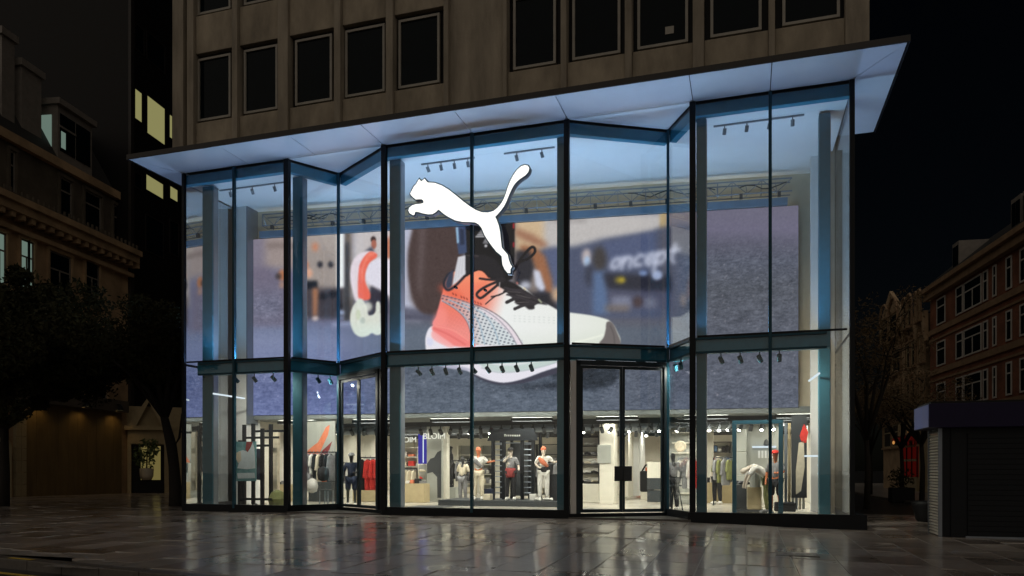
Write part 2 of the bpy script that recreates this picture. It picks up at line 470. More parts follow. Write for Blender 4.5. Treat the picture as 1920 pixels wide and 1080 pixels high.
# slabs: 0.757 m wide courses running away from the camera, staggered lengths
SW = .757
cells = []
for i in range(-62, 22):
    x0 = i * SW
    y = -14.0 + rng.uniform(0, .9)
    while y < 26:
        ln = float(rng.choice([.72, .95, 1.15, 1.35]))
        x1, y1 = x0 + SW, y + ln
        xm, ym = (x0 + x1) / 2, (y + y1) / 2
        ok = ym > kerb_y(xm) + .38 + ln / 2 * .9 and not (-18.9 < xm < 3.2 and ym > -.15 and not (ym < .0))
        if 4.0 < xm < 9.0 and ym > 8.5: ok = False
        if ok and ym < 24:
            d = -S * xm + Cc * (ym - CY)
            if d > 1:
                px, py = project(xm, ym, g(xm, ym))
                a = (F / d) ** 2 * SW * ln * 1.5 / d
                vis = -40 < px < 1960 and py < 1100
                cells.append((-(a if vis else a * 1e-4), x0, x1, y, y1))
        y = y1
cells.sort()
def slab_geo(mb, x0, x1, y0, y1, loc):
    gp = .012
    t = [float(v) for v in rng.normal(0, .0045, 4)]
    xs = (x0 + gp, x1 - gp); ys = (y0 + gp, y1 - gp)
    P = [(xs[0], ys[0]), (xs[1], ys[0]), (xs[1], ys[1]), (xs[0], ys[1])]
    top = [(p[0] - loc[0], p[1] - loc[1], g(*p) + t[k] - loc[2]) for k, p in enumerate(P)]
    bot = [(p[0] - loc[0], p[1] - loc[1], g(*p) - .05 - loc[2]) for p in P]
    mb.add(top + bot, [(0, 1, 2, 3), (4, 5, 1, 0), (5, 6, 2, 1), (6, 7, 3, 2), (7, 4, 0, 3)])
for _, x0, x1, y0, y1 in cells[:298]:
    loc = (x0, y0, g(x0, y0))
    mb = MB(); slab_geo(mb, x0, x1, y0, y1, loc)
    o = mb.build('slab', 'slab', pav); o.location = loc
mb = MB()
for _, x0, x1, y0, y1 in cells[298:]: slab_geo(mb, x0, x1, y0, y1, (0, 0, 0))
tag(mb.build('slab', 'slab', pav), kind='stuff')

def ground_at(px, py):
    dx, dy, dz = ray(px, py); t = 12.0
    for _ in range(30): t = (g(dx * t, CY + dy * t) - CZ) / dz
    return dx * t, CY + dy * t
cx_, cy_ = ground_at(1494, 1040)
IC = thing('inspection_cover', 'worn grey metal inspection cover set in the paving at right', 'manhole cover', (cx_, cy_, g(cx_, cy_)))
MB().box(-.38, .38, -.30, .30, -.02, .012).build('frame', 'kerb', IC); MB().box(-.33, .33, -.25, .25, .0125, .016).build('plate', 'coverplate', IC)
for k in (-1, 1): MB().box(k * .2 - .03, k * .2 + .03, -.02, .02, .0165, .019).build('key_hole', 'black', IC)
# ================================================================ THE SHOP BUILDING
BLD = thing('retail_building', 'concrete office building with a tall lit glass shopfront', 'building', (0, 0, 0))
A_, B_, C_, D_, E_, F_, G_, H_ = (-18.5, 0), (-14.4, 0), (-13.4, 1.56), (-10.9, 0), (-4.98, 0), (-2.25, 1.53), (-1.42, 0), (2.63, 0)
TOP = 11.46
SEGS = [(A_, B_, 2), (B_, C_, 1), (C_, D_, 1), (D_, E_, 2), (E_, F_, 1), (F_, G_, 1), (G_, H_, 2)]
TR0, TR1 = 4.56, 4.96
# glass
for si, (p, q, n) in enumerate(SEGS):
    for k in range(n):
        a = (p[0] + (q[0] - p[0]) * k / n, p[1] + (q[1] - p[1]) * k / n)
        b = (p[0] + (q[0] - p[0]) * (k + 1) / n, p[1] + (q[1] - p[1]) * (k + 1) / n)
        z0 = TR0 + .05 if si in (2, 4) else .13
        mb = MB(); mb.seg(a, b, .0, .024, z0, TOP, -.012, -.012)
        mb.build('glass_panel', 'glass', BLD)
for x in (-18.5, 2.606):
    for (ya, yb) in ((.03, 1.8), (1.82, 3.7)):
        mb = MB(); mb.box(x, x + .024, ya, yb, .13, TOP)
        mb.build('glass_panel', 'coat' if x < -10 else 'glass', BLD)
# mullions
def post(name, x, y, w, d, z0, z1, mat, rz=0.0):
    mb = MB(); mb.cbox((x, y, (z0 + z1) / 2), (w, d, z1 - z0), rz)
    return mb.build(name, mat, BLD)
for x, y, w, d in ((-18.5, -.02, .10, .12), (-16.45, -.03, .085, .10), (-14.40, -.02, .17, .16), (-13.4, 1.52, .075, .09), (-10.88, -.02, .15, .16),
                   (-7.94, -.03, .085, .10), (-5.0, -.02, .15, .16), (-2.25, 1.49, .075, .09), (-1.43, -.02, .16, .16), (.605, -.03, .085, .10), (2.63, -.02, .12, .14)):
    post('mullion', x, y, w, d, .02, TOP + .03, 'steel_dk' if w < .09 else 'black')
# inner steel columns
for (x0, x1, y0, y1) in ((-18.0, -17.58, .30, .60), (-14.52, -14.17, .48, .80), (-10.78, -10.42, .16, .50), (-5.34, -5.08, .16, .42), (-1.34, -1.08, .16, .42), (1.90, 2.18, .80, 1.15)):
    mb = MB(); mb.box(x0, x1, y0, y1, -.02, 11.10); mb.build('column', 'steel', BLD)
    mb = MB(); mb.box(x1 + .002, x1 + .02, y0 + .03, y1 - .03, .0, 11.08); mb.build('column_cladding', 'steel_lt', BLD)
# header and transom beams follow the folded glass
for si, (p, q, n) in enumerate(SEGS):
    dz = .003 * (si % 2)
    e = .10 if si in (0, 3, 6) else -.02
    mb = MB(); mb.seg(p, q, .06, .26, 11.14 + dz, TOP - .004 - dz, .0, .0); mb.build('header_beam', 'steel_tr', BLD)
    pa = (-18.0, 0) if si == 0 else p
    qa = (2.1, 0) if si == 6 else q
    mb = MB(); mb.seg(pa, qa, .05, .40, TR0 + dz, TR1 + dz, 0, 0)
    tb = mb.build('transom_beam', 'steel_tr', BLD)
    mb = MB(); mb.seg(pa, qa, -.035, .046, TR1 - .05 + dz, TR1 + .01 + dz, -.08, -.08); mb.build('transom_cap', 'steel_dk', BLD)
    mb = MB(); mb.seg(pa, qa, -.035, .046, TR0 - .03 + dz, TR0 + .03 + dz, -.08, -.08); mb.build('transom_cap', 'steel_dk', BLD)
# black sill
for si, (p, q, n) in enumerate(SEGS):
    dz = .003 * (si % 2)
    if si == 6: continue
    if si in (2, 4):
        mb = MB(); mb.seg(p, q, -.06, .10, -.30, .035 + dz, -.03, -.03)
    else:
        mb = MB(); mb.seg(p, q, -.07 - dz, .09, -.30, .14 + dz, .04, .04 if si in (0, 3) else 0)
    mb.build('sill', 'black', BLD)
mb = MB(); mb.box(-1.55, 2.98, -.12, .10, -.55, .145); mb.build('plinth', 'black', BLD, bevel=.01)
mb = MB(); mb.box(2.62, 2.975, .10, 3.7, -.55, .13); mb.build('plinth', 'black', BLD)
mb = MB(); mb.box(-18.6, -18.45, .09, 3.7, -.55, .13); mb.build('plinth', 'black', BLD)

# ---- doors in the two recesses
def door_set(p, q, swap, handles):
    dx, dy = q[0] - p[0], q[1] - p[1]
    L = math.hypot(dx, dy)
    def at(t, o=0): return (p[0] + dx * t / L + (-dy / L) * o, p[1] + dy * t / L + (dx / L) * o)
    a0, a1 = (.10, L - .42) if swap else (.38, L - .14)
    # outer frame
    fr = MB()
    fr.seg(at(a0 - .13), at(a0), -.06, .12, .03, 4.50); fr.seg(at(a1), at(a1 + .13), -.06, .12, .03, 4.50)
    fr.seg(at(a0 - .13), at(a1 + .13), -.06, .12, 4.385, 4.52)
    fr.build('door_frame', 'door_steel', BLD)
    mb = MB(); s0, s1 = (a1 + .13, L - .07) if swap else (.08, a0 - .13)
    mb.seg(at(s0), at(s1), -.03, .10, .03, 4.50)
    mb.build('door_side_panel', 'black' if swap else 'white', BLD)
    mid = (a0 + a1) / 2
    for k, (u0, u1) in enumerate(((a0 + .012, mid - .008), (mid + .008, a1 - .012))):
        fm = MB(); w = .07
        fm.seg(at(u0), at(u0 + w), .0, .06, .06, 4.37); fm.seg(at(u1 - w), at(u1), .0, .06, .06, 4.37)
        fm.seg(at(u0 + w), at(u1 - w), .0, .06, 4.29, 4.37); fm.seg(at(u0 + w), at(u1 - w), .0, .06, .06, .15)
        d = fm.build('door', 'door_steel', BLD)
        mb = MB(); mb.seg(at(u0 + w), at(u1 - w), .02, .036, .15, 4.29); mb.build('pane', 'glass', d)
        if handles:
            mb = MB()
            h0, h1 = (u1 - .26, u1 - .005) if k == 0 else (u0 + .005, u0 + .26)
            mb.seg(at(h0), at(h1), -.07, -.04, .98, 1.42)
            mb.seg(at(h0 + .05), at(h0 + .09), -.04, .01, 1.02, 1.06); mb.seg(at(h0 + .05), at(h0 + .09), -.04, .01, 1.34, 1.38)
            mb.build('handle', 'fabric_black', d)
door_set(C_, D_, True, False)
door_set(E_, F_, False, True)
# paving inside the recesses
for nm, poly in (('recess_step', [B_, C_, D_]), ('recess_step', [E_, F_, G_])):
    mb = MB(); pts = [(poly[0][0] + .05, -.13), (poly[1][0], poly[1][1] - .1), (poly[2][0] - .05, -.13)]
    mb.prism(pts, -.3, -.06); mb.build(nm, 'kerb', BLD)

# ---- canopy
CN = MB(); CN.box(-19.44, 3.69, -1.52, 3.55, 11.58, 11.65)
can = CN.build('canopy', 'fascia', BLD)
ez = 11.52
def panel(poly, nm='soffit_panel'):
    cx = sum(p[0] for p in poly) / len(poly); cyy = sum(p[1] for p in poly) / len(poly)
    poly2 = [(cx + (x - cx) * (1 - .012 / max(.2, abs(x - cx))), cyy + (y - cyy) * (1 - .008 / max(.2, abs(y - cyy)))) for x, y in poly]
    mb = MB(); mb.prism(poly2, ez, ez + .045); mb.build(nm, 'soffit', can)
xs = [-18.5, -15.9, -13.35, -10.9, -7.94, -4.98, -1.42, .605, 2.63]
for a, b in zip(xs[:-1], xs[1:]):
    pa = -19.42 if a == -18.5 else a
    pb = 3.67 if b == 2.63 else b
    panel([(pa, -1.50), (pb, -1.50), (b, .0), (a, .0)])
panel([(-14.4, .0), (-10.9, .0), (-13.4, 1.56)]); panel([(-4.98, .0), (-1.42, .0), (-2.25, 1.53)])
panel([(3.67, -1.50), (3.67, 3.53), (2.63, 3.53), (2.63, .0)])
panel([(-19.42, -1.50), (-18.5, .0), (-18.5, 3.53), (-19.42, 3.53)])
mb = MB(); mb.box(-19.47, 3.72, -1.56, -1.523, 11.51, 11.67); mb.box(3.692, 3.72, -1.52, 3.56, 11.51, 11.67); mb.box(-19.47, -19.442, -1.52, 3.56, 11.51, 11.67)
mb.build('canopy_edge_trim', 'fascia', can)

# ---- storeys above the canopy
UZ0, UZ1 = 11.66, 21.0
mb = MB(); mb.box(-18.95, 3.0, .46, 20, UZ0, UZ1); mb.build('upper_core', 'lead', BLD)
edges = lambda *p: [X_at(v, .05) for v in p]
left_w = [(370, 432), (457, 520), (553, 622), (647, 721), (747, 824)]
right_w = [(962, 1042), (1073, 1163), (1195, 1290), (1332, 1428), (1467, 1575)]
fins = [(325, 345, 1), (353, 365, 0), (437, 447, 0), (522, 541, 1), (628, 640, 0), (725, 738, 0), (833, 842, 0), (944, 951, 0), (1052, 1063, 0), (1172, 1185, 0), (1299, 1320, 1), (1441, 1453, 0), (1585, 1630, 2)]
for a, b, kind in fins:
    x0, x1 = edges(a, b)
    mb = MB()
    y0 = -.02 if kind == 0 else (.0 if kind == 1 else .02)
    mb.box(x0, x1, y0, .455, UZ0 + .16, UZ1)
    mb.build('pier_fin', 'concrete', BLD, bevel=.012)
    mb = MB(); mb.box(x0 - .05, x1 + .05, y0 + .01, .45, UZ0, UZ0 + .157); mb.build('fin_foot', 'lead', BLD)
bays = list(zip(fins[:-1], fins[1:]))
rows = [(13.34, 15.50), (17.02, 19.2)]
wi = 0
for (fa, fb) in bays:
    x0, x1 = X_at(fa[1], .05), X_at(fb[0], .05)
    mid = (fa[1] + fb[0]) / 2
    w = [q for q in left_w + right_w if q[0] - 14 < mid < q[1] + 14]
    if not w:
        yy = .14 if 842 < mid < 944 else .26
        mb = MB(); mb.box(x0 + .002, x1 - .002, yy, .45, UZ0 + .02, UZ1); mb.build('pier_panel', 'concrete', BLD)
        continue
    wx0, wx1 = X_at(w[0][0], .20), X_at(w[0][1], .20)
    spans = [UZ0 + .02] + [v for r in rows for v in (r[0] - .10, r[1] + .12)] + [UZ1]
    for k in range(0, len(spans) - 1, 2):
        mb = MB(); mb.box(x0 + .003, x1 - .003, .11, .45, spans[k], spans[k + 1]); mb.build('spandrel_panel', 'concrete2', BLD, bevel=.015)
    for (z0, z1) in rows:
        mb = MB(); fw = .075
        for (a, b, c, d) in ((wx0, wx0 + fw, z0, z1), (wx1 - fw, wx1, z0, z1), (wx0 + fw, wx1 - fw, z0, z0 + fw), (wx0 + fw, wx1 - fw, z1 - fw, z1)):
            mb.box(a, b, .20, .30, c, d)
        fr = mb.build('window', 'winframe', BLD)
        mb = MB(); mb.box(wx0 + fw, wx1 - fw, .255, .275, z0 + fw, z1 - fw); mb.build('pane', 'darkglass', fr)
        mb = MB(); mb.box(x0 + .01, x1 - .01, .32, .452, z0 - .1, z1 + .12); mb.build('window_reveal', 'lead', fr)

xw = X_at(1255, .2)
tag(MB().box(xw - .12, xw + .12, .235, .25, Z_at(1255, 62, .2), Z_at(1255, 48, .2)).build('paper_notice', 'winframe', None), 'small pale paper notice behind the third window from the left in the right group', 'notice')
# ---- shell, floor and ceilings
mb = MB(); mb.box(-18.5, -18.3, 3.72, 20, -.5, 11.57); mb.box(2.4, 2.6, 3.72, 20, -.5, 11.57); mb.box(-18.3, 2.4, 19.8, 20, -.5, 11.57)
mb.build('outer_wall', 'concrete', BLD)
inner = [(-18.44, .1), (-14.46, .1), (-13.46, 1.66), (-13.2, 1.62), (-10.86, .1), (-5.02, .1), (-2.4, 1.62), (-2.1, 1.62), (-1.36, .1), (2.57, .1), (2.39, 19.7), (-18.29, 19.7)]
mb = MB(); mb.prism(inner, -.30, -.004); mb.build('shop_floor', 'floor', BLD)
mb = MB(); mb.prism(inner, 11.16, 11.40); mb.build('upper_ceiling', 'ceil', BLD)

# ---- big LED wall, set a few degrees off the glass
sR = (5.0 - CY) / ray(1497, HZ)[1]
sL = sR / .87
SR = (ray(1497, HZ)[0] * sR, CY + ray(1497, HZ)[1] * sR)
SL = (ray(475, HZ)[0] * sL, CY + ray(475, HZ)[1] * sL)
SZ0 = CZ + (HZ - 764) / F * sR
SZ1 = CZ + (HZ - 385) / F * sR
sd = Vector((SR[0] - SL[0], SR[1] - SL[1])); SLEN = sd.length; sd.normalize(); sn = Vector((-sd.y, sd.x))
def spt(t, off=0.0): return (SL[0] + sd.x * t + sn.x * off, SL[1] + sd.y * t + sn.y * off)
# wall behind the screen: beige, white return at the right, pale return at the left
mb = MB(); mb.seg(spt(-.45), spt(SLEN + .62), .35, .55, 3.42, 11.155); mb.build('back_wall', 'beige', BLD)
mb = MB(); mb.box(1.93, 2.39, 3.95, 4.30, -.003, 11.155); mb.build('white_pilaster', 'white', BLD)
a = spt(-.06); mb = MB(); mb.box(-18.29, a[0], a[1] - .35, a[1] + .5, -.003, 11.155); mb.build('white_pilaster', 'white', BLD)
mb = MB(); mb.box(a[0] + .003, a[0] + .05, a[1] - .34, a[1] + .3, 3.0, 11.15); mb.build('pilaster_cladding', 'steel_lt', BLD)
# bulkhead and shop ceiling beyond it
mb = MB(); mb.seg(spt(-.02), spt(SLEN + .45), .06, .34, 3.20, 3.40); mb.build('bulkhead', 'shopceil', BLD)
back = [spt(-.4, .36), spt(SLEN + .6, .36), (2.38, 19.7), (-18.28, 19.7)]
mb = MB(); mb.prism(back, 3.20, 3.41); mb.build('shop_ceiling', 'shopceil', BLD)
mb = MB()
for y in np.arange(6.2, 19, 1.9): mb.box(-18.2, 2.3, y, y + .12, 3.02, 3.198)
mb.build('ceiling_beam', 'charcoal', BLD)
mb = MB(); mb.box(-18.27, 2.38, 18.2, 18.35, -.003, 3.198); mb.build('shop_rear_wall', 'shopwall', BLD)
mb = MB(); mb.box(-18.28, -18.22, 3.3, 18.2, -.003, 3.198); mb.build('shop_side_wall', 'shopwall', BLD)
mb = MB(); mb.box(2.33, 2.385, 4.35, 18.2, -.003, 3.198); mb.build('shop_side_wall', 'shopwall', BLD)

# ================================================================ WHAT THE LED WALL SHOWS: a running shoe on a gym floor
PX0, PY0, PW, PH = 440, 365, 1090, 425
img = np.zeros((PH, PW, 3))
GY, GX = np.mgrid[0:PH, 0:PW].astype(float)
GX += PX0; GY += PY0
def boxblur(a, r, ax):
    if r < 1: return a
    pad = [(0, 0)] * a.ndim; pad[ax] = (r + 1, r)
    c = np.cumsum(np.pad(a, pad, mode='edge'), axis=ax)
    n = 2 * r + 1
    hi = np.take(c, range(n, c.shape[ax]), axis=ax); lo = np.take(c, range(0, c.shape[ax] - n), axis=ax)
    return (hi - lo) / n
def blur(a, s):
    if s <= 0: return a
    r = max(1, int(round(s * 0.98)))
    if s < 1.2: r = 1
    k = 1 if s < 1.0 else (2 if s < 1.6 else 3)
    for _ in range(k): a = boxblur(boxblur(a, r, 0), r, 1)
    return a
def comp(mask, col, x0, y0):
    h, w = mask.shape
    sl = (slice(y0, y0 + h), slice(x0, x0 + w))
    c = col[sl] if isinstance(col, np.ndarray) else np.array(col, float)
    img[sl] = img[sl] * (1 - mask[..., None]) + c * mask[..., None]
def bbox(x, y, m):
    x0 = max(0, int(min(x) - PX0 - m)); x1 = min(PW, int(max(x) - PX0 + m) + 2)
    y0 = max(0, int(min(y) - PY0 - m)); y1 = min(PH, int(max(y) - PY0 + m) + 2)
    return x0, x1, y0, y1
def inside(pts, X, Y):
    r = np.zeros(X.shape, bool)
    n = len(pts)
    for i in range(n):
        (xa, ya), (xb, yb) = pts[i], pts[(i + 1) % n]
        if ya == yb: continue
        c = ((ya > Y) != (yb > Y)) & (X < (xb - xa) * (Y - ya) / (yb - ya) + xa)
        r ^= c
    return r
def polymask(pts, x0, x1, y0, y1):
    m = np.zeros((y1 - y0, x1 - x0))
    for ox in (-.25, .25):
        for oy in (-.25, .25):
            m += inside(pts, GX[y0:y1, x0:x1] + ox, GY[y0:y1, x0:x1] + oy)
    return m / 4
def poly(pts, col, s=.7, a=1.0, clip=None):
    if s >= 2: s *= .72
    x, y = zip(*pts)
    b = bbox(x, y, 3 * s + 4)
    if b[1] <= b[0] or b[3] <= b[2]: return
    m = blur(polymask(pts, *b), s) * a
    if clip is not None: m = m * clip[b[2]:b[3], b[0]:b[1]]
    comp(m, col, b[0], b[2])
def stroke(pts, w, col, s=.6, a=1.0, clip=None):
    x, y = zip(*pts)
    b = bbox(x, y, w + 3 * s + 3)
    if b[1] <= b[0] or b[3] <= b[2]: return
    X, Y = GX[b[2]:b[3], b[0]:b[1]], GY[b[2]:b[3], b[0]:b[1]]
    d = np.full(X.shape, 1e9)
    for (xa, ya), (xb, yb) in zip(pts[:-1], pts[1:]):
        L2 = (xb - xa) ** 2 + (yb - ya) ** 2 + 1e-9
        t = np.clip(((X - xa) * (xb - xa) + (Y - ya) * (yb - ya)) / L2, 0, 1)
        d = np.minimum(d, np.hypot(X - xa - t * (xb - xa), Y - ya - t * (yb - ya)))
    m = blur(np.clip(w / 2 - d + .5, 0, 1), s if s > .6 else 0) * a
    if clip is not None: m = m * clip[b[2]:b[3], b[0]:b[1]]
    comp(m, col, b[0], b[2])
def ell(cx, cy_, rx, ry, col, s=4, a=1.0, rot=0):
    t = np.linspace(0, 2 * math.pi, 26)[:-1]; ca, sa = math.cos(R(rot)), math.sin(R(rot))
    poly([(cx + rx * math.cos(v) * ca - ry * math.sin(v) * sa, cy_ + rx * math.cos(v) * sa + ry * math.sin(v) * ca) for v in t], col, s, a)
def rect(x0, y0, x1, y1, col, s=4, a=1.0): poly([(x0, y0), (x1, y0), (x1, y1), (x0, y1)], col, s, a)
def spline(pts, k=6, closed=False):
    out = []; n = len(pts)
    rngn = range(n if closed else n - 1)
    for i in rngn:
        p0 = pts[(i - 1) % n] if closed or i > 0 else pts[0]
        p1, p2 = pts[i], pts[(i + 1) % n]
        p3 = pts[(i + 2) % n] if closed or i + 2 < n else pts[-1]
        for j in range(k):
            t = j / k
            out.append(tuple(.5 * ((2 * p1[d]) + (-p0[d] + p2[d]) * t + (2 * p0[d] - 5 * p1[d] + 4 * p2[d] - p3[d]) * t * t + (-p0[d] + 3 * p1[d] - 3 * p2[d] + p3[d]) * t ** 3) for d in (0, 1)))
    if not closed: out.append(pts[-1])
    return out
z1 = lambda *p: [(750 + x / 3.272, 400 + y / 3.272) for x, y in p]
z3 = lambda *p: [(460 + x / 4.154, 420 + y / 4.154) for x, y in p]
z4 = lambda *p: [(940 + x / 4.153, 400 + y / 4.153) for x, y in p]
def ramp(v, stops):
    xs = [s[0] for s in stops]
    return np.stack([np.interp(v, xs, [s[1][k] for s in stops]) for k in range(3)], -1)

# --- floor and rubber grain
floorL = ramp(GY, [(600, (104, 106, 132)), (640, (120, 122, 152)), (680, (112, 114, 148)), (730, (92, 95, 134)), (772, (104, 108, 150))])
floorC = ramp(GY, [(595, (88, 91, 106)), (640, (94, 97, 111)), (700, (84, 86, 99)), (770, (86, 89, 102))])
floorR = ramp(GY, [(385, (98, 97, 116)), (430, (100, 98, 120)), (460, (84, 82, 98)), (540, (78, 75, 84)), (620, (84, 81, 92)), (700, (84, 82, 94)), (770, (86, 85, 98))])
tL = np.clip((GX - 640) / 130, 0, 1)[..., None]; tR = np.clip((GX - 1080) / 190, 0, 1)[..., None]
img[:] = floorL * (1 - tL) + floorC * tL
img[:] = img * (1 - tR) + floorR * tR
def noise(sx, sy):
    n = rng.normal(0, 1, (PH, PW)); n = boxblur(boxblur(n, sx, 1), sy, 0) if sx else n
    return n / n.std()
grain = noise(0, 0) * .35 + noise(1, 0) * .6 + noise(2, 1) * .45
blot = noise(9, 5)
sharp = np.clip((GY - 650) / 45, 0, 1)
sharpR = np.clip((GX - 1255) / 40, 0, 1) * np.clip((GY - 430) / 60, 0, 1)
sharpLft = np.clip((545 - GX) / 25, 0, 1) * np.exp(-((GY - 575) / 38) ** 2)
sh = np.maximum(np.maximum(sharp, sharpR), sharpLft)

# --- blurred gym, left part
rect(430, 360, 560, 505, (146, 134, 132), 8)
poly([(430, 360), (497, 360), (497, 500), (470, 540), (430, 540)], (112, 108, 128), 8, .85)
poly([(430, 505), (500, 500), (545, 525), (545, 610), (430, 610)], (104, 98, 118), 9)
rect(555, 360, 640, 560, (152, 143, 138), 6)
rect(545, 360, 640, 466, (162, 152, 146), 7, .8)
rect(500, 455, 562, 466, (116, 104, 102), 4, .8)
rect(560, 540, 665, 598, (62, 60, 68), 5)
ell(605, 556, 9, 7, (36, 38, 46), 3); ell(624, 552, 8, 7, (34, 36, 44), 3); ell(640, 574, 9, 9, (40, 40, 48), 4)
ell(600, 496, 5, 6, (34, 36, 46), 3); ell(620, 496, 5, 6, (36, 38, 48), 3)
ell(529, 516, 7, 11, (168, 110, 78), 3); ell(522, 518, 6, 6, (44, 40, 44), 3, .8); rect(524, 528, 534, 540, (150, 120, 110), 3)
ell(591, 463, 5.5, 8.5, (190, 126, 96), 3.6)
ell(571, 497, 7, 9, (196, 120, 88), 3); ell(579, 512, 7, 9, (208, 160, 136), 3); ell(566, 516, 5, 12, (38, 38, 44), 3)
poly([(572, 527), (595, 526), (596, 542), (571, 545)], (28, 30, 36), 3)
poly([(566, 540), (573, 540), (573, 592), (566, 592)], (178, 124, 88), 3.6); poly([(586, 540), (596, 540), (594, 593), (587, 593)], (174, 118, 82), 3.6)
ell(570, 595, 5, 4, (196, 184, 180), 3); ell(591, 597, 6, 4, (206, 192, 188), 3)
rect(645, 360, 662, 600, (96, 84, 72), 4); rect(646, 455, 656, 600, (44, 40, 40), 3)
rect(660, 360, 745, 560, (196, 190, 190), 7)
rect(632, 360, 645, 539, (244, 250, 250), 1.8)
ell(700, 449, 5, 6, (54, 36, 32), 2); ell(701, 458, 5, 9, (168, 104, 86), 2); poly([(686, 470), (697, 462), (704, 478), (684, 480)], (58, 62, 78), 2.5)
poly([(718, 452), (738, 440), (738, 482), (724, 490)], (178, 116, 92), 4)
ell(640, 586, 6, 5, (150, 166, 198), 3); ell(639, 596, 8, 3, (120, 130, 160), 3)
rect(622, 604, 660, 612, (150, 158, 188), 4, .8)
# the raised other shoe
poly(z3((1110, 270), (1040, 262), (960, 300), (930, 380), (940, 450), (1000, 500), (1060, 540), (1120, 560), (1190, 600), (1190, 280)), (222, 220, 232), 2.2)
poly(z3((975, 480), (1060, 520), (1110, 560), (1110, 700), (960, 720), (950, 620)), (54, 50, 60), 3)
poly(spline(z3((930, 215), (870, 245), (825, 320), (818, 430), (840, 540), (860, 600), (890, 590), (880, 480), (885, 380), (930, 300), (1000, 250), (1020, 225), (970, 210)), 5, True), (226, 214, 222), 2)
poly(spline(z3((975, 215), (1025, 235), (1020, 262), (970, 300), (938, 370), (935, 450), (965, 520), (975, 560), (960, 590), (890, 585), (876, 520), (880, 400), (890, 320), (925, 255)), 5, True), (232, 106, 86), 2)
poly(spline(z3((960, 225), (1010, 232), (960, 270), (925, 340), (915, 440), (905, 430), (905, 340)), 5, True), (240, 134, 112), 2, .8)
poly(spline(z3((900, 580), (850, 620), (818, 700), (820, 780), (850, 850), (900, 880), (955, 870), (985, 850), (1020, 865), (1060, 850), (1055, 760), (1050, 620), (1020, 610), (1010, 690), (960, 710), (945, 640)), 5, True), (216, 220, 208), 2)
ell(680, 601, 5, 6, (178, 190, 180), 2, .8); ell(690, 575, 8, 9, (228, 232, 220), 2.5, .8); ell(672, 590, 4, 10, (196, 206, 176), 2, .8)
# --- punch bag behind the shoe
rect(738, 425, 860, 595, (112, 104, 106), 5)
poly([(752, 418), (776, 418), (766, 470), (768, 560), (792, 600), (752, 600)], (176, 180, 200), 5)
poly([(752, 575), (800, 580), (860, 580), (860, 598), (752, 598)], (92, 94, 112), 4)
poly(spline([(778, 415), (766, 470), (766, 520), (778, 570), (800, 592), (830, 592), (862, 570), (868, 415)], 5), (68, 54, 54), 3.5)
poly([(786, 415), (800, 415), (790, 560), (782, 540)], (96, 84, 86), 6, .7)
rect(752, 590, 860, 600, (74, 76, 94), 4)
# --- right background: athlete, sledge, banner
rect(960, 395, 1060, 600, (122, 112, 108), 7)
rect(966, 395, 1030, 470, (196, 172, 140), 7); rect(1020, 400, 1258, 470, (182, 179, 178), 7); rect(1030, 402, 1100, 418, (150, 146, 146), 4, .7)
rect(1237, 396, 1252, 438, (170, 150, 112), 3); rect(1252, 396, 1306, 470, (118, 112, 118), 6)
poly([(1010, 470), (1078, 462), (1130, 448), (1245, 430), (1300, 430), (1300, 600), (1010, 600)], (72, 80, 104), 6)
poly([(1130, 455), (1258, 428), (1258, 470), (1140, 490)], (76, 86, 116), 5)
poly([(1230, 430), (1300, 420), (1300, 600), (1245, 600)], (78, 80, 94), 8)
poly([(967, 427), (1000, 440), (1028, 458), (1021, 466), (985, 452), (965, 440)], (150, 108, 86), 5)
poly([(1016, 468), (1062, 462), (1062, 560), (1036, 552), (1030, 500)], (82, 92, 122), 7)
poly([(975, 458), (1004, 464), (1022, 480), (1035, 525), (1037, 552), (1025, 552), (1012, 520), (998, 492), (978, 474)], (146, 98, 70), 4.5)
poly([(968, 470), (994, 470), (1002, 505), (990, 545), (965, 545)], (40, 40, 48), 4)
poly([(1000, 505), (1012, 508), (1022, 540), (1016, 548), (1004, 535)], (196, 200, 216), 3); ell(985, 535, 10, 8, (178, 182, 196), 4)
poly([(975, 548), (1034, 548), (1048, 585), (1010, 570)], (34, 34, 42), 4); ell(1044, 552, 10, 14, (188, 158, 128), 5)
ell(1100, 482, 9, 16, (178, 168, 170), 4); ell(1101, 490, 6, 10, (160, 184, 214), 3)
ell(1124, 486, 13, 24, (60, 57, 58), 5.5); ell(1106, 516, 9, 22, (52, 56, 72), 5); ell(1118, 530, 8, 18, (58, 62, 80), 4)
poly([(1112, 510), (1134, 508), (1142, 590), (1112, 590)], (84, 106, 142), 5)
poly([(1130, 512), (1258, 516), (1262, 545), (1246, 556), (1140, 542)], (40, 42, 54), 5)
poly([(1140, 545), (1262, 545), (1258, 578), (1145, 578)], (70, 72, 92), 5)
ell(1163, 525, 10, 6, (140, 124, 44), 4.5); ell(1166, 525, 5, 4, (160, 144, 52), 3)
rect(1146, 555, 1184, 578, (128, 134, 156), 6, .75); rect(1134, 572, 1180, 584, (118, 104, 92), 6, .7); ell(1218, 568, 16, 10, (120, 126, 144), 7, .7); ell(1196, 566, 9, 10, (68, 56, 60), 4)
ell(1232, 516, 10, 9, (150, 164, 196), 3); ell(1206, 512, 8, 5, (112, 132, 172), 3)
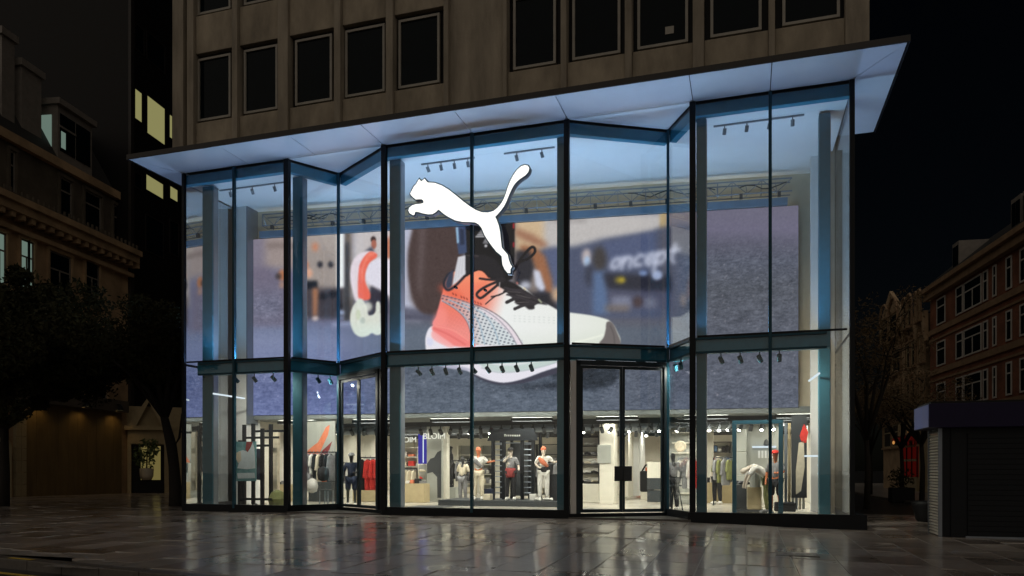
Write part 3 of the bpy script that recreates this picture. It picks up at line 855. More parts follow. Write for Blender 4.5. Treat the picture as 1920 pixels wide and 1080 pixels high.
# lettering on the banner, as out of focus as the rest: "oncept"
def glyph(ch, x, y, s):
    k = lambda *p: [(x + s * (a + .28 * (1 - b)), y + s * b - .19 * s * a) for a, b in p]
    G = {'o': [[(.1, .5), (.3, .3), (.6, .35), (.65, .7), (.4, .95), (.12, .85), (.1, .5)]],
         'n': [[(.1, 1), (.1, .3)], [(.1, .5), (.35, .3), (.6, .45), (.6, 1)]],
         'c': [[(.62, .4), (.35, .3), (.1, .55), (.2, .9), (.6, .92)]],
         'e': [[(.1, .65), (.6, .62), (.5, .32), (.2, .35), (.1, .7), (.3, .97), (.62, .88)]],
         'p': [[(.1, 1.35), (.1, .3)], [(.1, .45), (.4, .3), (.62, .6), (.4, .95), (.1, .85)]],
         't': [[(.3, 0), (.3, .8), (.5, 1)], [(.05, .32), (.6, .32)]]}
    for st in G[ch]: stroke(k(*st), 7.0, (206, 212, 232), 3.0, .75)
for i, ch in enumerate('oncept'): glyph(ch, 1141 + i * 21, 478 - i * 3.6, 29 + i * 1.2)
rect(1060, 596, 1300, 640, (88, 90, 102), 6, .6)
# --- contact shadow under the shoe (part of the picture shown)
poly(spline([(890, 705), (960, 722), (1040, 716), (1100, 706), (1165, 690), (1150, 720), (1100, 728), (1000, 730), (930, 722)], 5, True), (40, 40, 50), 5)
poly(spline([(1030, 700), (1100, 688), (1150, 680), (1140, 720), (1080, 722)], 5, True), (34, 35, 44), 6)
img += np.array([-2.0, 6.0, 8.0]) * np.maximum(sh, np.clip((GY - 600) / 20, 0, 1))[..., None]
lump = np.maximum(noise(4, 1), -1.2)
img += (grain * sh * 7.0 + lump * sh * 5.0 + blot * sh * 3.0)[..., None] * np.array([1, 1, 1.05])
flecks = (rng.random((PH, PW)) > .9990) * sh
flecks = blur(flecks, .8) * 4
img += flecks[..., None] * np.array([48, 42, 40])
img += (noise(1, 1) * 2.0)[..., None]

# --- the shoe
soleo = spline(z1((160, 745), (158, 830), (175, 885), (215, 922), (300, 948), (400, 962), (450, 985), (500, 1012), (570, 1032), (640, 1040), (720, 1028), (800, 1002), (880, 972), (980, 940), (1090, 915), (1180, 905), (1260, 890), (1330, 850), (1345, 800), (1330, 740), (1240, 760), (1070, 790), (750, 800), (520, 800), (330, 740), (205, 690)), 5, True)
poly(soleo, (224, 222, 232), .8)
poly(spline(z1((450, 985), (540, 1022), (640, 1040), (760, 1016), (880, 972), (1040, 926), (1040, 955), (900, 1000), (760, 1040), (640, 1052), (540, 1036), (460, 1000)), 5, True), (58, 58, 74), .9)
poly(z1((1080, 905), (1230, 900), (1330, 850), (1340, 880), (1240, 930), (1120, 970), (1080, 960)), (40, 40, 48), 1.5)
poly(spline(z1((480, 905), (600, 930), (720, 930), (860, 905), (980, 880), (980, 905), (860, 942), (720, 968), (600, 970), (510, 945)), 5, True), (188, 204, 200), 1.2)
poly(spline(z1((470, 885), (620, 905), (780, 895), (980, 862), (980, 880), (800, 915), (640, 925), (500, 912)), 5, True), (206, 220, 214), 1)
stroke(spline(z1((500, 948), (600, 975), (740, 968), (880, 938), (985, 905)), 6), 1.6, (150, 168, 168), .8, .8)
poly(spline(z1((215, 925), (320, 930), (430, 955), (520, 1000), (560, 1020), (470, 975), (380, 960), (280, 948)), 5, True), (150, 152, 176), 1, .7)
upper = spline(z1((268, 455), (272, 420), (296, 372), (326, 352), (400, 385), (440, 362), (480, 346), (515, 356), (545, 392), (620, 405), (700, 430), (760, 455), (850, 530), (920, 566), (985, 600), (1070, 612), (1160, 624), (1235, 640), (1290, 662), (1330, 720), (1345, 800), (1180, 800), (760, 806), (480, 806), (330, 775), (205, 692), (222, 630), (240, 560)), 5, True)
ub = (0, PW, 0, PH)
UM = blur(polymask(upper, *ub), .7)
gx = (GX - 750) * 3.272; gy = (GY - 400) * 3.272       # shoe coordinates
tcor = np.clip((gx + .35 * (gy - 560) - 470) / 190, 0, 1)
tcor = tcor * tcor * (3 - 2 * tcor)
coral = ramp(gy, [(340, (238, 146, 112)), (450, (234, 126, 98)), (560, (232, 120, 98)), (640, (228, 124, 112)), (720, (232, 138, 130))])
coral += np.clip((300 - gx) / 110, 0, 1)[..., None] * np.array([8, 12, 34])
white = ramp(gx, [(480, (236, 226, 222)), (640, (230, 233, 232)), (900, (228, 231, 228)), (1250, (220, 225, 216))])
white = white - np.clip((gy - 700) / 110, 0, 1)[..., None] * np.array([10, 8, 12])
shoe = coral * (1 - tcor[..., None]) + white * tcor[..., None]
knit = np.sin((gx * .5 + gy * .87) * .62) * np.clip((gx - 560) / 80, 0, 1) * 3.2 + np.sin((gx - gy * .6) * .45) * np.sin((gx * .6 + gy) * .45) * np.clip((520 - gx) / 80, 0, 1) * np.clip((gy - 560) / 60, 0, 1) * 11
shoe = shoe + knit[..., None]
comp(UM, shoe, 0, 0)
clip = UM
# toe cap and bumper
poly(spline(z1((1268, 668), (1300, 670), (1332, 730), (1348, 806), (1225, 806), (1250, 760), (1262, 710)), 5, True), (104, 98, 98), .8)
stroke(spline(z1((1290, 690), (1310, 740), (1318, 800)), 5), 1.6, (72, 68, 70), .7, .8)
stroke(spline(z1((1075, 790), (1170, 768), (1245, 745)), 5), 2.5, (236, 240, 226), 1, .9)
# coral heel shades
ell(825, 600, 12, 22, (240, 140, 128), 4, .7, 20); ell(846, 548, 26, 8, (226, 92, 66), 5, .6, 25); ell(893, 522, 10, 8, (246, 150, 112), 4, .7)
poly(spline(z1((205, 690), (300, 700), (380, 750), (460, 800), (440, 822), (330, 815), (260, 790), (205, 730)), 5, True), (234, 128, 124), 1.2)
poly(spline(z1((200, 722), (260, 760), (330, 812), (300, 822), (230, 790), (195, 760)), 5, True), (240, 170, 170), 1.5, .9)
stroke(spline(z1((208, 705), (300, 745), (400, 805)), 5), 2, (206, 90, 88), 1, .8); stroke(spline(z1((215, 692), (320, 716), (420, 780)), 5), 1.4, (250, 166, 150), .8, .8)
poly(z1((165, 760), (200, 770), (205, 800), (185, 818), (165, 800)), (206, 210, 234), 1.5, .8)
# flank stripe
stripe = spline(z1((255, 500), (340, 520), (430, 552), (520, 588), (600, 630), (665, 690), (715, 752), (745, 806), (490, 806), (455, 770), (438, 720), (420, 672), (385, 622), (330, 575), (262, 535)), 5, True)
SMk = blur(polymask(stripe, *ub), .7) * clip
tt = np.clip((gx - 330) / 170, 0, 1)[..., None]
scol = np.array([206, 140, 132]) * (1 - tt) + np.array([206, 214, 218]) * tt
dash = np.clip(np.sin(gx * .235 + gy * .09) * 3 + .5, 0, 1) * np.clip(np.sin(gy * .31 - gx * .085) * 3 + .1, 0, 1)
scol = scol * (1 - .82 * dash[..., None]) + np.array([52, 66, 86]) * .82 * dash[..., None]
comp(SMk * .95, scol, 0, 0)
for q in (((258, 536), (330, 576), (385, 622), (420, 672), (440, 740), (462, 800)), ((300, 530), (420, 590), (480, 660), (510, 760), (520, 806)), ((380, 548), (500, 610), (570, 690), (610, 806))):
    stroke(spline(z1(*q), 6), 2.4, (156, 180, 196), .6, .85, clip)
stroke(spline(z1((262, 540), (330, 582), (383, 628), (415, 678), (434, 742)), 6), 1.2, (70, 84, 100), .6, .7, clip)
poly(spline(z1((480, 574), (560, 604), (640, 660), (705, 730), (755, 806), (722, 806), (660, 725), (600, 668), (540, 625)), 5, True), (226, 214, 222), .7, .95, clip)
stroke(spline(z1((440, 552), (540, 590), (635, 652), (700, 722), (752, 806)), 6), 1.5, (62, 60, 72), .6, .9, clip)
stroke(spline(z1((255, 505), (350, 525), (440, 558), (540, 606), (620, 668), (680, 740), (715, 806)), 6), 1.3, (84, 92, 108), .6, .8, clip)
for k in range(11):
    x = 322 + k * 17; y = 488 + k * 6.2
    if k in (2, 6): continue
    stroke(z1((x, y), (x + 4, y + 11)), 1.5, (128, 52, 44), .6, .9); stroke(z1((x + 6, y + 3), (x + 9, y + 12)), 1.2, (128, 52, 44), .6, .7)
for i in range(9):
    for j in range(3): stroke(z1((700 + i * 30, 628 + j * 16 + i * 1.5), (708 + i * 30, 630 + j * 16 + i * 1.5)), 1.1, (186, 196, 192), .6, .8)
# sock, strap, collar
poly(z1((395, 70), (705, 40), (702, 330), (690, 400), (640, 425), (560, 405), (535, 380), (505, 352), (470, 345), (440, 362), (398, 390), (400, 260)), (20, 20, 24), .9)
poly(spline(z1((430, 262), (520, 255), (600, 300), (640, 400), (560, 392), (510, 352), (450, 352), (404, 385), (404, 280)), 5, True), (32, 31, 36), 1.2)
stroke(z1((408, 258), (480, 262)), 1.4, (120, 108, 108), .7, .7)
poly(z1((356, 268), (400, 258), (402, 372), (352, 420), (318, 446), (330, 390)), (206, 206, 212), .8)
for k in range(3): stroke(z1((360 + k * 13, 275), (338 + k * 20, 415 - k * 22)), 1.2, (168, 170, 180), .7, .7)
poly(z1((345, 78), (402, 70), (410, 240), (360, 252), (352, 200)), (58, 72, 104), .9)
poly(z1((342, 86), (356, 84), (362, 180), (350, 186)), (142, 178, 208), .8); poly(z1((366, 90), (392, 100), (396, 190), (370, 196)), (36, 46, 70), 1)
stroke(spline(z1((395, 388), (345, 440), (300, 470), (275, 455), (272, 420), (296, 374), (326, 354)), 6), 4.6, (30, 34, 46), .7)
poly(spline(z1((300, 372), (328, 354), (322, 430), (312, 452), (290, 462), (280, 430)), 5, True), (50, 58, 78), 1)
stroke(spline(z1((395, 388), (440, 362), (480, 346), (515, 356), (545, 390)), 6), 3.6, (30, 26, 30), .6)
for k in range(5): poly(z1((502 - k * 9, 95 + k * 11), (540, 95 + k * 11), (540, 101 + k * 11), (498 - k * 9, 101 + k * 11)), (222, 222, 226), .6)
for k in range(3): poly(z1((522 - k * 6, 156 + k * 11), (545, 156 + k * 11), (545, 162 + k * 11), (518 - k * 6, 162 + k * 11)), (200, 200, 206), .6)
ell(911, 461, 2.6, 2.6, (190, 190, 196), .7)
stroke(z1((697, 62), (697, 90)), 2.4, (196, 40, 52), .8); stroke(z1((697, 180), (697, 205)), 2.4, (176, 30, 44), .8)
# laces
dk = (38, 35, 40)
poly(z1((590, 402), (660, 412), (705, 428), (745, 455), (770, 480), (700, 482), (640, 470), (590, 440)), (28, 26, 30), .8)
poly(spline(z1((640, 462), (700, 462), (765, 472), (815, 500), (862, 536), (905, 562), (850, 556), (826, 566), (824, 586), (790, 590), (765, 572), (712, 556), (700, 530), (668, 500)), 4, True), dk, .7)
stroke(spline(z1((655, 546), (720, 518), (790, 512), (850, 530)), 6), 6.5, (44, 41, 46)); stroke(spline(z1((704, 586), (770, 560), (830, 552)), 6), 6.0, (46, 43, 48)); stroke(spline(z1((640, 480), (700, 470), (770, 482)), 6), 5.0, (42, 39, 44))
for q, w in ((((655, 500), (740, 520), (830, 548)), 3.0), (((690, 470), (760, 490), (840, 530)), 3.0), (((640, 455), (700, 470), (760, 470)), 3)):
    stroke(spline(z1(*q), 5), w, (52, 48, 54), .6)
for q in (((712, 500), (800, 520)), ((700, 548), (790, 545)), ((660, 478), (740, 486))): stroke(z1(*q), 1.2, (96, 90, 92), .6, .8)
stroke(spline(z1((560, 512), (610, 500), (645, 482)), 5), 3, (40, 37, 42)); stroke(spline(z1((526, 556), (580, 512), (640, 486)), 5), 2.4, (40, 37, 42))
stroke(spline(z1((640, 408), (570, 430), (505, 462), (472, 492), (478, 512), (500, 518), (550, 480), (610, 430), (640, 408)), 6), 5.0, dk)
stroke(spline(z1((630, 404), (560, 408), (490, 400)), 6), 4.4, dk)
stroke(spline(z1((690, 360), (745, 275), (800, 212), (824, 212), (826, 240), (790, 275), (735, 300), (705, 345)), 6), 5.2, (26, 24, 28))
stroke(z1((612, 425), (606, 488)), 1.4, (206, 200, 200), .6, .8)
stroke(z1((850, 528), (868, 548)), 2, (196, 206, 170), .7); stroke(z1((760, 456), (770, 468)), 1.6, (206, 180, 130), .7); stroke(z1((716, 424), (722, 432)), 2, (220, 130, 120), .7)

img = np.clip(img, 0, 255)
lum = img / 255.0
lum = np.where(lum <= .04045, lum / 12.92, ((lum + .055) / 1.055) ** 2.4)

lum = lum * np.array([1.07, 1.0, .985])
# the LED wall: a fine grid of points, one colour each
SCREEN = thing('display_screen', 'huge LED wall showing a coral and white running shoe on a gym floor', 'display screen', (SL[0], SL[1], 0))
NX, NY = 760, 264
tv = np.linspace(0, SLEN, NX); zv = np.linspace(SZ0, SZ1, NY)
TT, ZZ = np.meshgrid(tv, zv)
WX, WY = SL[0] + sd.x * TT, SL[1] + sd.y * TT
yy = WY - CY
dpt = -S * WX + Cc * yy; rgt = Cc * WX + S * yy
fx = np.clip(960 + F * rgt / dpt - PX0, 0, PW - 1.01); fy = np.clip(HZ - F * (ZZ - CZ) / dpt - PY0, 0, PH - 1.01)
ix, iy = fx.astype(int), fy.astype(int); ax, ay = (fx - ix)[..., None], (fy - iy)[..., None]
colr = lum[iy, ix] * (1 - ax) * (1 - ay) + lum[iy, ix + 1] * ax * (1 - ay) + lum[iy + 1, ix] * (1 - ax) * ay + lum[iy + 1, ix + 1] * ax * ay
me = bpy.data.meshes.new('display_face')
co = np.stack([WX - SL[0], WY - SL[1], ZZ], -1).reshape(-1, 3).astype(np.float32)
ii = np.arange(NX * NY).reshape(NY, NX)
quads = np.stack([ii[:-1, :-1], ii[:-1, 1:], ii[1:, 1:], ii[1:, :-1]], -1).reshape(-1, 4)
me.vertices.add(len(co)); me.vertices.foreach_set('co', co.ravel())
me.loops.add(quads.size); me.loops.foreach_set('vertex_index', quads.ravel().astype(np.int32))
me.polygons.add(len(quads)); me.polygons.foreach_set('loop_start', (np.arange(len(quads)) * 4).astype(np.int32))
me.update(calc_edges=True)
at_ = me.color_attributes.new('picture', 'FLOAT_COLOR', 'POINT')
at_.data.foreach_set('color', np.concatenate([colr.reshape(-1, 3), np.ones((NX * NY, 1))], 1).astype(np.float32).ravel())
m, ns, L = newmat('led_picture')
out = N(ns, 'ShaderNodeOutputMaterial'); e = N(ns, 'ShaderNodeEmission'); at = N(ns, 'ShaderNodeAttribute', attribute_name='picture')
e.inputs[1].default_value = 1.16
L.new(at.outputs['Color'], e.inputs[0]); L.new(e.outputs[0], out.inputs[0])
m.cycles.emission_sampling = 'NONE'
me.materials.append(m)
o = bpy.data.objects.new('display_face', me); COL.objects.link(o); o.parent = SCREEN
mb = MB(); mb.seg((0, 0), (sd.x * SLEN, sd.y * SLEN), .012, .22, SZ0, SZ1); mb.build('cabinet', 'lead', SCREEN)
WS = thing('added_led_strip', 'added unseen warm light strip on top of the LED wall cabinet', 'light', (SL[0] + sn.x * .19, SL[1] + sn.y * .19, SZ1 + .004), math.atan2(sd.y, sd.x))  # unseen strip added to warm the wall above the screen
MB().box(.4, SLEN - .4, -.03, .03, 0, .012).build('housing', 'black', WS)
MB().add([(.42, -.025, .014), (SLEN - .42, -.025, .014), (SLEN - .42, .025, .014), (.42, .025, .014)], [(0, 1, 2, 3)]).build('diffuser', 'wall_fill', WS)
# head box along its top edge
mb = MB(); mb.seg((sd.x * .3, sd.y * .3), (sd.x * (SLEN - .35), sd.y * (SLEN - .35)), -.10, .16, SZ1 + .02, SZ1 + .26); mb.build('head_box', 'headbox', SCREEN)

# ================================================================ LEAPING-CAT SIGN hung in front of the glass
cat = [(210, 207), (228, 228), (255, 205), (270, 225), (282, 237), (340, 240), (400, 262), (460, 298), (520, 345), (580, 395), (640, 440), (690, 470), (740, 488), (790, 490), (835, 478), (870, 450), (900, 415), (920, 380), (940, 330), (955, 280), (975, 230), (1000, 180), (1035, 130), (1070, 100), (1100, 90), (1125, 95), (1137, 115), (1130, 145), (1105, 175), (1060, 205), (1030, 230), (1005, 262), (985, 300), (965, 345), (945, 395), (925, 435), (900, 470), (870, 505), (850, 525), (862, 550), (880, 600), (890, 650), (897, 720), (905, 785), (930, 815), (955, 845), (965, 890), (978, 925), (992, 945), (978, 968), (978, 1000), (955, 1000), (930, 970), (912, 930), (905, 860), (890, 845), (860, 820), (820, 770), (785, 720), (760, 680), (735, 620), (710, 590), (680, 573), (640, 570), (570, 568), (510, 555), (460, 530), (420, 505), (385, 475), (370, 465), (350, 485), (320, 503), (285, 505), (240, 497), (200, 485), (175, 483), (168, 510), (155, 512), (130, 497), (118, 475), (125, 450), (150, 430), (180, 420), (215, 417), (245, 410), (245, 390), (230, 378), (205, 377), (180, 380), (165, 368), (145, 350), (133, 332), (150, 300), (165, 270), (185, 250), (195, 230)]
YS = -.36
cpts = [(X_at(740 + x / 4.5, YS), Z_at(740 + x / 4.5, 290 + y / 4.5, YS)) for x, y in cat]
def offset_poly(P, d):
    out = []; n = len(P)
    for i in range(n):
        a, b, c = Vector(P[i - 1]), Vector(P[i]), Vector(P[(i + 1) % n])
        e1, e2 = (b - a), (c - b)
        n1 = Vector((e1.y, -e1.x)).normalized(); n2 = Vector((e2.y, -e2.x)).normalized()
        nn = n1 + n2
        if nn.length < .3: nn = n1
        nn = nn.normalized() * min(1.6, 1 / max(.55, nn.normalized().dot(n1)))
        out.append((b.x + nn.x * d, b.y + nn.y * d))
    return out
ar = sum(cpts[i - 1][0] * cpts[i][1] - cpts[i][0] * cpts[i - 1][1] for i in range(len(cpts)))
if ar < 0: cpts = cpts[::-1]
SIGN = thing('logo_sign', 'large white glowing leaping cat emblem hung in front of the glass', 'sign', (X_at(884, YS), YS, 6.5))
ox = SIGN.location
loc2 = [(x - ox.x, z - ox.z) for x, z in cpts]
mb = MB(); mb.slab_xz(offset_poly(loc2, .030), 0.012, .17); mb.build('return_edge', 'steel_lt', SIGN)
mb = MB(); mb.slab_xz(offset_poly(loc2, .034), -.012, .011); mb.build('trim_edge', 'steel_dk', SIGN)
mb = MB(); mb.slab_xz(loc2, -.03, -.0125); mb.build('letter_face', 'signwhite', SIGN)
mb = MB()
for x, z in ((-.6, .35), (.35, .2), (.9, .9)): mb.box(x - .03, x + .03, .171, .34, z - .03, z + .03)
mb.build('bracket', 'black', SIGN)

# ================================================================ LIGHTS: added cool uplights on the transom, added warm fill in the shop ceiling, spots
def uplight(p, q, lab):  # added lamp, out of sight on the transom, brightens ceiling and soffit
    dx, dy = q[0] - p[0], q[1] - p[1]
    L_ = math.hypot(dx, dy); rz = math.atan2(dy, dx)
    t = thing('added_uplight', lab, 'light', (p[0], p[1], TR1 + .004), rz)
    mb = MB(); mb.box(0, L_, -.05, .05, .0, .03); mb.box(0, L_, -.05, -.042, .03, .05); mb.box(0, L_, .042, .05, .03, .05); mb.build('housing', 'black', t)
    mb = MB(); mb.add([(.02, -.04, .034), (L_ - .02, -.04, .034), (L_ - .02, .04, .034), (.02, .04, .034)], [(0, 1, 2, 3)]); mb.build('diffuser', 'uplight', t)
uplight((-17.15, .105), (-14.95, .105), 'added unseen cool uplight on the transom of the left bay')
uplight((-9.95, .105), (-5.8, .105), 'added unseen cool uplight on the transom of the middle bay')
uplight((-.6, .105), (1.45, .105), 'added unseen cool uplight on the transom of the right bay')
uplight((-12.8, 1.29), (-11.5, .48), 'added unseen cool uplight on the transom over the left doors')
uplight((-4.35, .465), (-2.9, 1.28), 'added unseen cool uplight on the transom over the right doors')

# slim light strips added on the outer transom lip to brighten the soffit
for si, lab in ((0, 'left bay'), (1, 'left recess return'), (2, 'left doors'), (3, 'middle bay'), (4, 'right doors'), (5, 'right recess return'), (6, 'right bay')):
    p, q, _ = SEGS[si]
    dx, dy = q[0] - p[0], q[1] - p[1]; L_ = math.hypot(dx, dy)
    t = thing('added_led_strip', 'added unseen blue white light strip on the outer transom lip of the ' + lab, 'light', (p[0], p[1], TR1 + .017), math.atan2(dy, dx))
    MB().box(.12, L_ - .12, -.034, -.006, 0, .008).box(.12, L_ - .12, -.0055, -.0035, 0, .05).box(.12, L_ - .12, -.0365, -.0345, -.006, .052).build('housing', 'black', t)
    MB().add([(.14, -.032, .010), (L_ - .14, -.032, .010), (L_ - .14, -.008, .010), (.14, -.008, .010)], [(0, 1, 2, 3)]).build('diffuser', 'soffit_fill', t)

for sx, x, lab in ((1, 2.63, 'right'), (-1, -18.5, 'left')):
    MB().box(x - .03 if sx > 0 else x - .06, x + .06 if sx > 0 else x + .03, .02, 3.6, TR1 - .08, TR1).build('side_rail', 'black', BLD)
    t = thing('added_led_strip', 'added blue white light strip on the side rail at the ' + lab + ' end of the shopfront', 'light', (x, 0, TR1 + .002))  # strip added on the rail to light the soffit at the ends
    a, b = (.022, .05) if sx > 0 else (-.05, -.022)
    MB().box(a, b, .12, 3.5, 0, .008).box(a - .004, a - .001, .12, 3.5, 0, .05).box(b + .001, b + .004, .12, 3.5, 0, .05).build('housing', 'black', t)
    MB().add([(a + .002, .14, .01), (b - .002, .14, .01), (b - .002, 3.48, .01), (a + .002, 3.48, .01)], [(0, 1, 2, 3)]).build('diffuser', 'soffit_fill', t)
# fill lights added to the shop ceiling, hidden between deep lips
SH = thing('added_ceiling_light', 'added recessed warm fill light in the grey shop ceiling', 'light', (0, 0, 3.195), 0, 'added fill lights in the shop ceiling')
mb = MB()
for (a, b, c, d) in ((-.75, .75, -.16, -.14), (-.75, .75, .14, .16), (-.75, -.73, -.14, .14), (.73, .75, -.14, .14)): mb.box(a, b, c, d, -.12, 0)
mb.build('baffle', 'charcoal', SH)
mb = MB(); mb.add([(-.72, -.13, -.01), (-.72, .13, -.01), (.72, .13, -.01), (.72, -.13, -.01)], [(0, 1, 2, 3)]); mb.build('diffuser', 'shop_fill', SH)
first = True
for y in (6.9, 9.0, 11.2, 13.6, 16.2):
    for x in np.arange(-16.6, 2, 3.05):
        o = SH if first else copy_tree(SH); first = False
        o.location = (float(x), y, 3.195)

for x in np.arange(-16.6, 2, 3.05):  # one more added row, to light the mannequins
    o = copy_tree(SH); o.location = (float(x), SL[1] + sd.y / sd.x * (float(x) - SL[0]) + .95, 3.195); o.rotation_euler = (0, 0, math.atan2(sd.y, sd.x))
# track lights
def spot_head(mb, lens, x, y, z, yaw, tilt, s=1.0):
    d = Vector((math.cos(yaw) * math.cos(tilt), math.sin(yaw) * math.cos(tilt), math.sin(tilt)))
    mb.tube([(x, y, z), (x, y, z - .16 * s)], .022 * s, 6)
    c = Vector((x, y, z - .20 * s))
    mb.tube([c - d * .09 * s, c + d * .15 * s], .075 * s, 10)
    e = c + d * .151 * s
    a = d.orthogonal().normalized(); b = d.cross(a)
    lens.add([tuple(e + (a * math.cos(k * math.pi / 4) + b * math.sin(k * math.pi / 4)) * .06 * s) for k in range(8)], [tuple(range(8))])
def track(lab, p, q, z, n, tilt=-.9, yaw=R(90), s=1.0, rail=True, group=None, mat='steel_dk', lens='spotlens'):
    vary = lens == 'spotdim'
    t = thing('track_light', lab, 'track light', (p[0], p[1], z), 0, group)
    if rail:
        mb = MB(); mb.seg((0, 0), (q[0] - p[0], q[1] - p[1]), -.025, .025, -.04, 0); mb.build('rail', mat, t)
    for k in range(n):
        f = (k + .5) / n
        mb, ln = MB(), MB()
        spot_head(mb, ln, (q[0] - p[0]) * f, (q[1] - p[1]) * f, -.04 if rail else 0, yaw + (float(rng.choice([0, 0, .6, math.pi, 2.2])) if vary else 0) + rng.uniform(-.3, .3), tilt + rng.uniform(-.15, .15), s)
        h = mb.build('spot_head', mat, t, smooth=False); ln.build('lens', lens, h)
    return t
UC = 11.158
for lab, a, b, n in (('ceiling track of four spots in the right bay', 1338, 1508, 4), ('ceiling track of four spots left of the middle mullion', 790, 890, 4),
                     ('short ceiling track right of the middle mullion', 945, 1040, 2), ('ceiling track of three spots in the left bay', 412, 536, 3)):
    track(lab, (X_at(a, .85), .85), (X_at(b, .85), .85), UC, n, tilt=-.9, s=.7, lens='charcoal', mat='steel_lt')
for lab, a, b, n, y in (('row of four spots under the right transom', 1334, 1480, 4, .25), ('row of nine spots under the middle transom', 772, 1010, 9, .25),
                        ('row of three spots under the left transom', 425, 530, 3, .25)):
    track(lab, (X_at(a, y), y), (X_at(b, y), y), TR0 - .01, n, tilt=-.8, yaw=R(75), s=.85, rail=False)
track('pair of spots under the transom beside the left doors', (-14.05, .9), (-13.6, 1.7), TR0 - .01, 2, tilt=-.8, yaw=R(75), s=.85, rail=False)
track('pair of spots under the transom right of the right doors', (-2.12, 1.6), (-1.75, .95), TR0 - .01, 2, tilt=-.8, yaw=R(75), s=.85, rail=False)
for lab, a, b, y, n in (('black track of spots on the shop ceiling behind the left doors', 560, 740, 5.2, 8), ('black track of spots over the three mannequins', 780, 1050, 5.6, 14),
                        ('black track of spots on the shop ceiling behind the right doors', 1085, 1300, 5.9, 12), ('black track of spots on the shop ceiling in the right bay', 1320, 1500, 6.0, 9),
                        ('black track of spots farther back over the middle of the shop', 790, 1060, 9.5, 13), ('black track of spots farther back behind the right doors', 1090, 1300, 9.6, 11)):
    track(lab, (X_at(a, y), y), (X_at(b, y), y), 3.02, n, s=.95, mat='charcoal', lens='spotdim')

DU = thing('air_duct', 'grey round air duct under the shop ceiling', 'air duct', (-8, 7.9, 2.98))
MB().tube([(-9.8, 0, 0), (10, .0, 0)], .17, 12).build('pipe', 'steel_lt', DU, smooth=True)
mb = MB()
for k in range(12): mb.tube([(-9.5 + k * 1.75, 0, 0), (-9.42 + k * 1.75, 0, 0)], .185, 12)
mb.build('collar', 'charcoal', DU)
LBZ = TR0 - .034
p, q = E_, F_
t = thing('light_strip', 'white light strip under the transom over the right doors', 'light', (p[0], p[1], LBZ), math.atan2(q[1] - p[1], q[0] - p[0]))
L_ = math.hypot(q[0] - p[0], q[1] - p[1])
for a, b in ((.3, .85), (1.15, 2.1), (2.4, 2.75)): MB().box(a, b, -.034, -.015, -.022, 0).build('tube', 'tube', t)
# truss above the LED wall
TRS = thing('lighting_truss', 'long grey lattice truss running above the LED wall', 'truss', (SL[0], SL[1], SZ1 + .30))
mb = MB(); t0, t1 = .55, SLEN - .25
P = lambda t, o, z: (sd.x * t + sn.x * o, sd.y * t + sn.y * o, z)
for o_, z in ((-.32, .08), (-.32, .50), (.06, .08), (.06, .50)):
    mb.tube([P(t0, o_, z), P(t1, o_, z)], .024, 6)
mb.build('chord', 'steel_lt', TRS)
mb = MB(); n = 40; k = 0
for i in range(n):
    a, b = t0 + (t1 - t0) * i / n, t0 + (t1 - t0) * (i + 1) / n
    za, zb = (.08, .50) if i % 2 else (.50, .08)
    mb.tube([P(a, -.32, za), P(b, -.32, zb)], .014, 5); mb.tube([P(a, -.32, .08), P(a, .06, .08)], .012, 5); mb.tube([P(a, -.32, za), P(a, .06, zb)], .012, 5)
    if i % 5 == 0: mb.tube([P(a, -.32, .08), P(a, -.32, .50)], .016, 5)
mb.build('lacing', 'steel_lt', TRS)
mb = MB()
for i in range(16):
    a = t0 + .4 + (t1 - t0 - .8) * i / 15
    mb.cbox(P(a, -.32, -.0), (.10, .12, .15))
mb.build('clamp', 'charcoal', TRS)
mb = MB()
for i in range(9):
    a = rng.uniform(t0, t1 - 1.6)
    mb.tube([P(a + .25 * j, -.30 + .05 * (j % 2), .30 + .09 * math.sin(j * 1.3 + i)) for j in range(7)], .02, 5)
mb.build('cable', 'charcoal', TRS)

# ================================================================ FIGURES AND FITTINGS IN THE SHOP
J0 = {'pelvis': (0, 0, .96), 'waist': (0, 0, 1.10), 'chest': (0, .01, 1.30), 'neck': (0, .01, 1.49), 'head0': (0, -.01, 1.58), 'head1': (0, -.02, 1.66), 'head2': (0, -.01, 1.76)}
for s, sx in (('l', 1), ('r', -1)):
    J0.update({'sh' + s: (.17 * sx, .01, 1.43), 'el' + s: (.25 * sx, .03, 1.15), 'wr' + s: (.25 * sx, -.05, .90), 'ha' + s: (.25 * sx, -.08, .81), 'th' + s: (.22 * sx, -.10, .85),
               'hi' + s: (.10 * sx, 0, .90), 'kn' + s: (.115 * sx, -.02, .50), 'an' + s: (.12 * sx, .02, .09), 'to' + s: (.14 * sx, -.15, .035)})
RAD = {'pelvis': .135, 'waist': .115, 'chest': .135, 'neck': .052, 'head0': .070, 'head1': .095, 'head2': .060, 'sh': .062, 'el': .043, 'wr': .030, 'ha': .036, 'th': .016, 'hi': .090, 'kn': .058, 'an': .040, 'to': .035}
EDG = [('pelvis', 'waist'), ('waist', 'chest'), ('chest', 'neck'), ('neck', 'head0'), ('head0', 'head1'), ('head1', 'head2')]
for s in 'lr': EDG += [('chest', 'sh' + s), ('sh' + s, 'el' + s), ('el' + s, 'wr' + s), ('wr' + s, 'ha' + s), ('wr' + s, 'th' + s), ('pelvis', 'hi' + s), ('hi' + s, 'kn' + s), ('kn' + s, 'an' + s), ('an' + s, 'to' + s)]
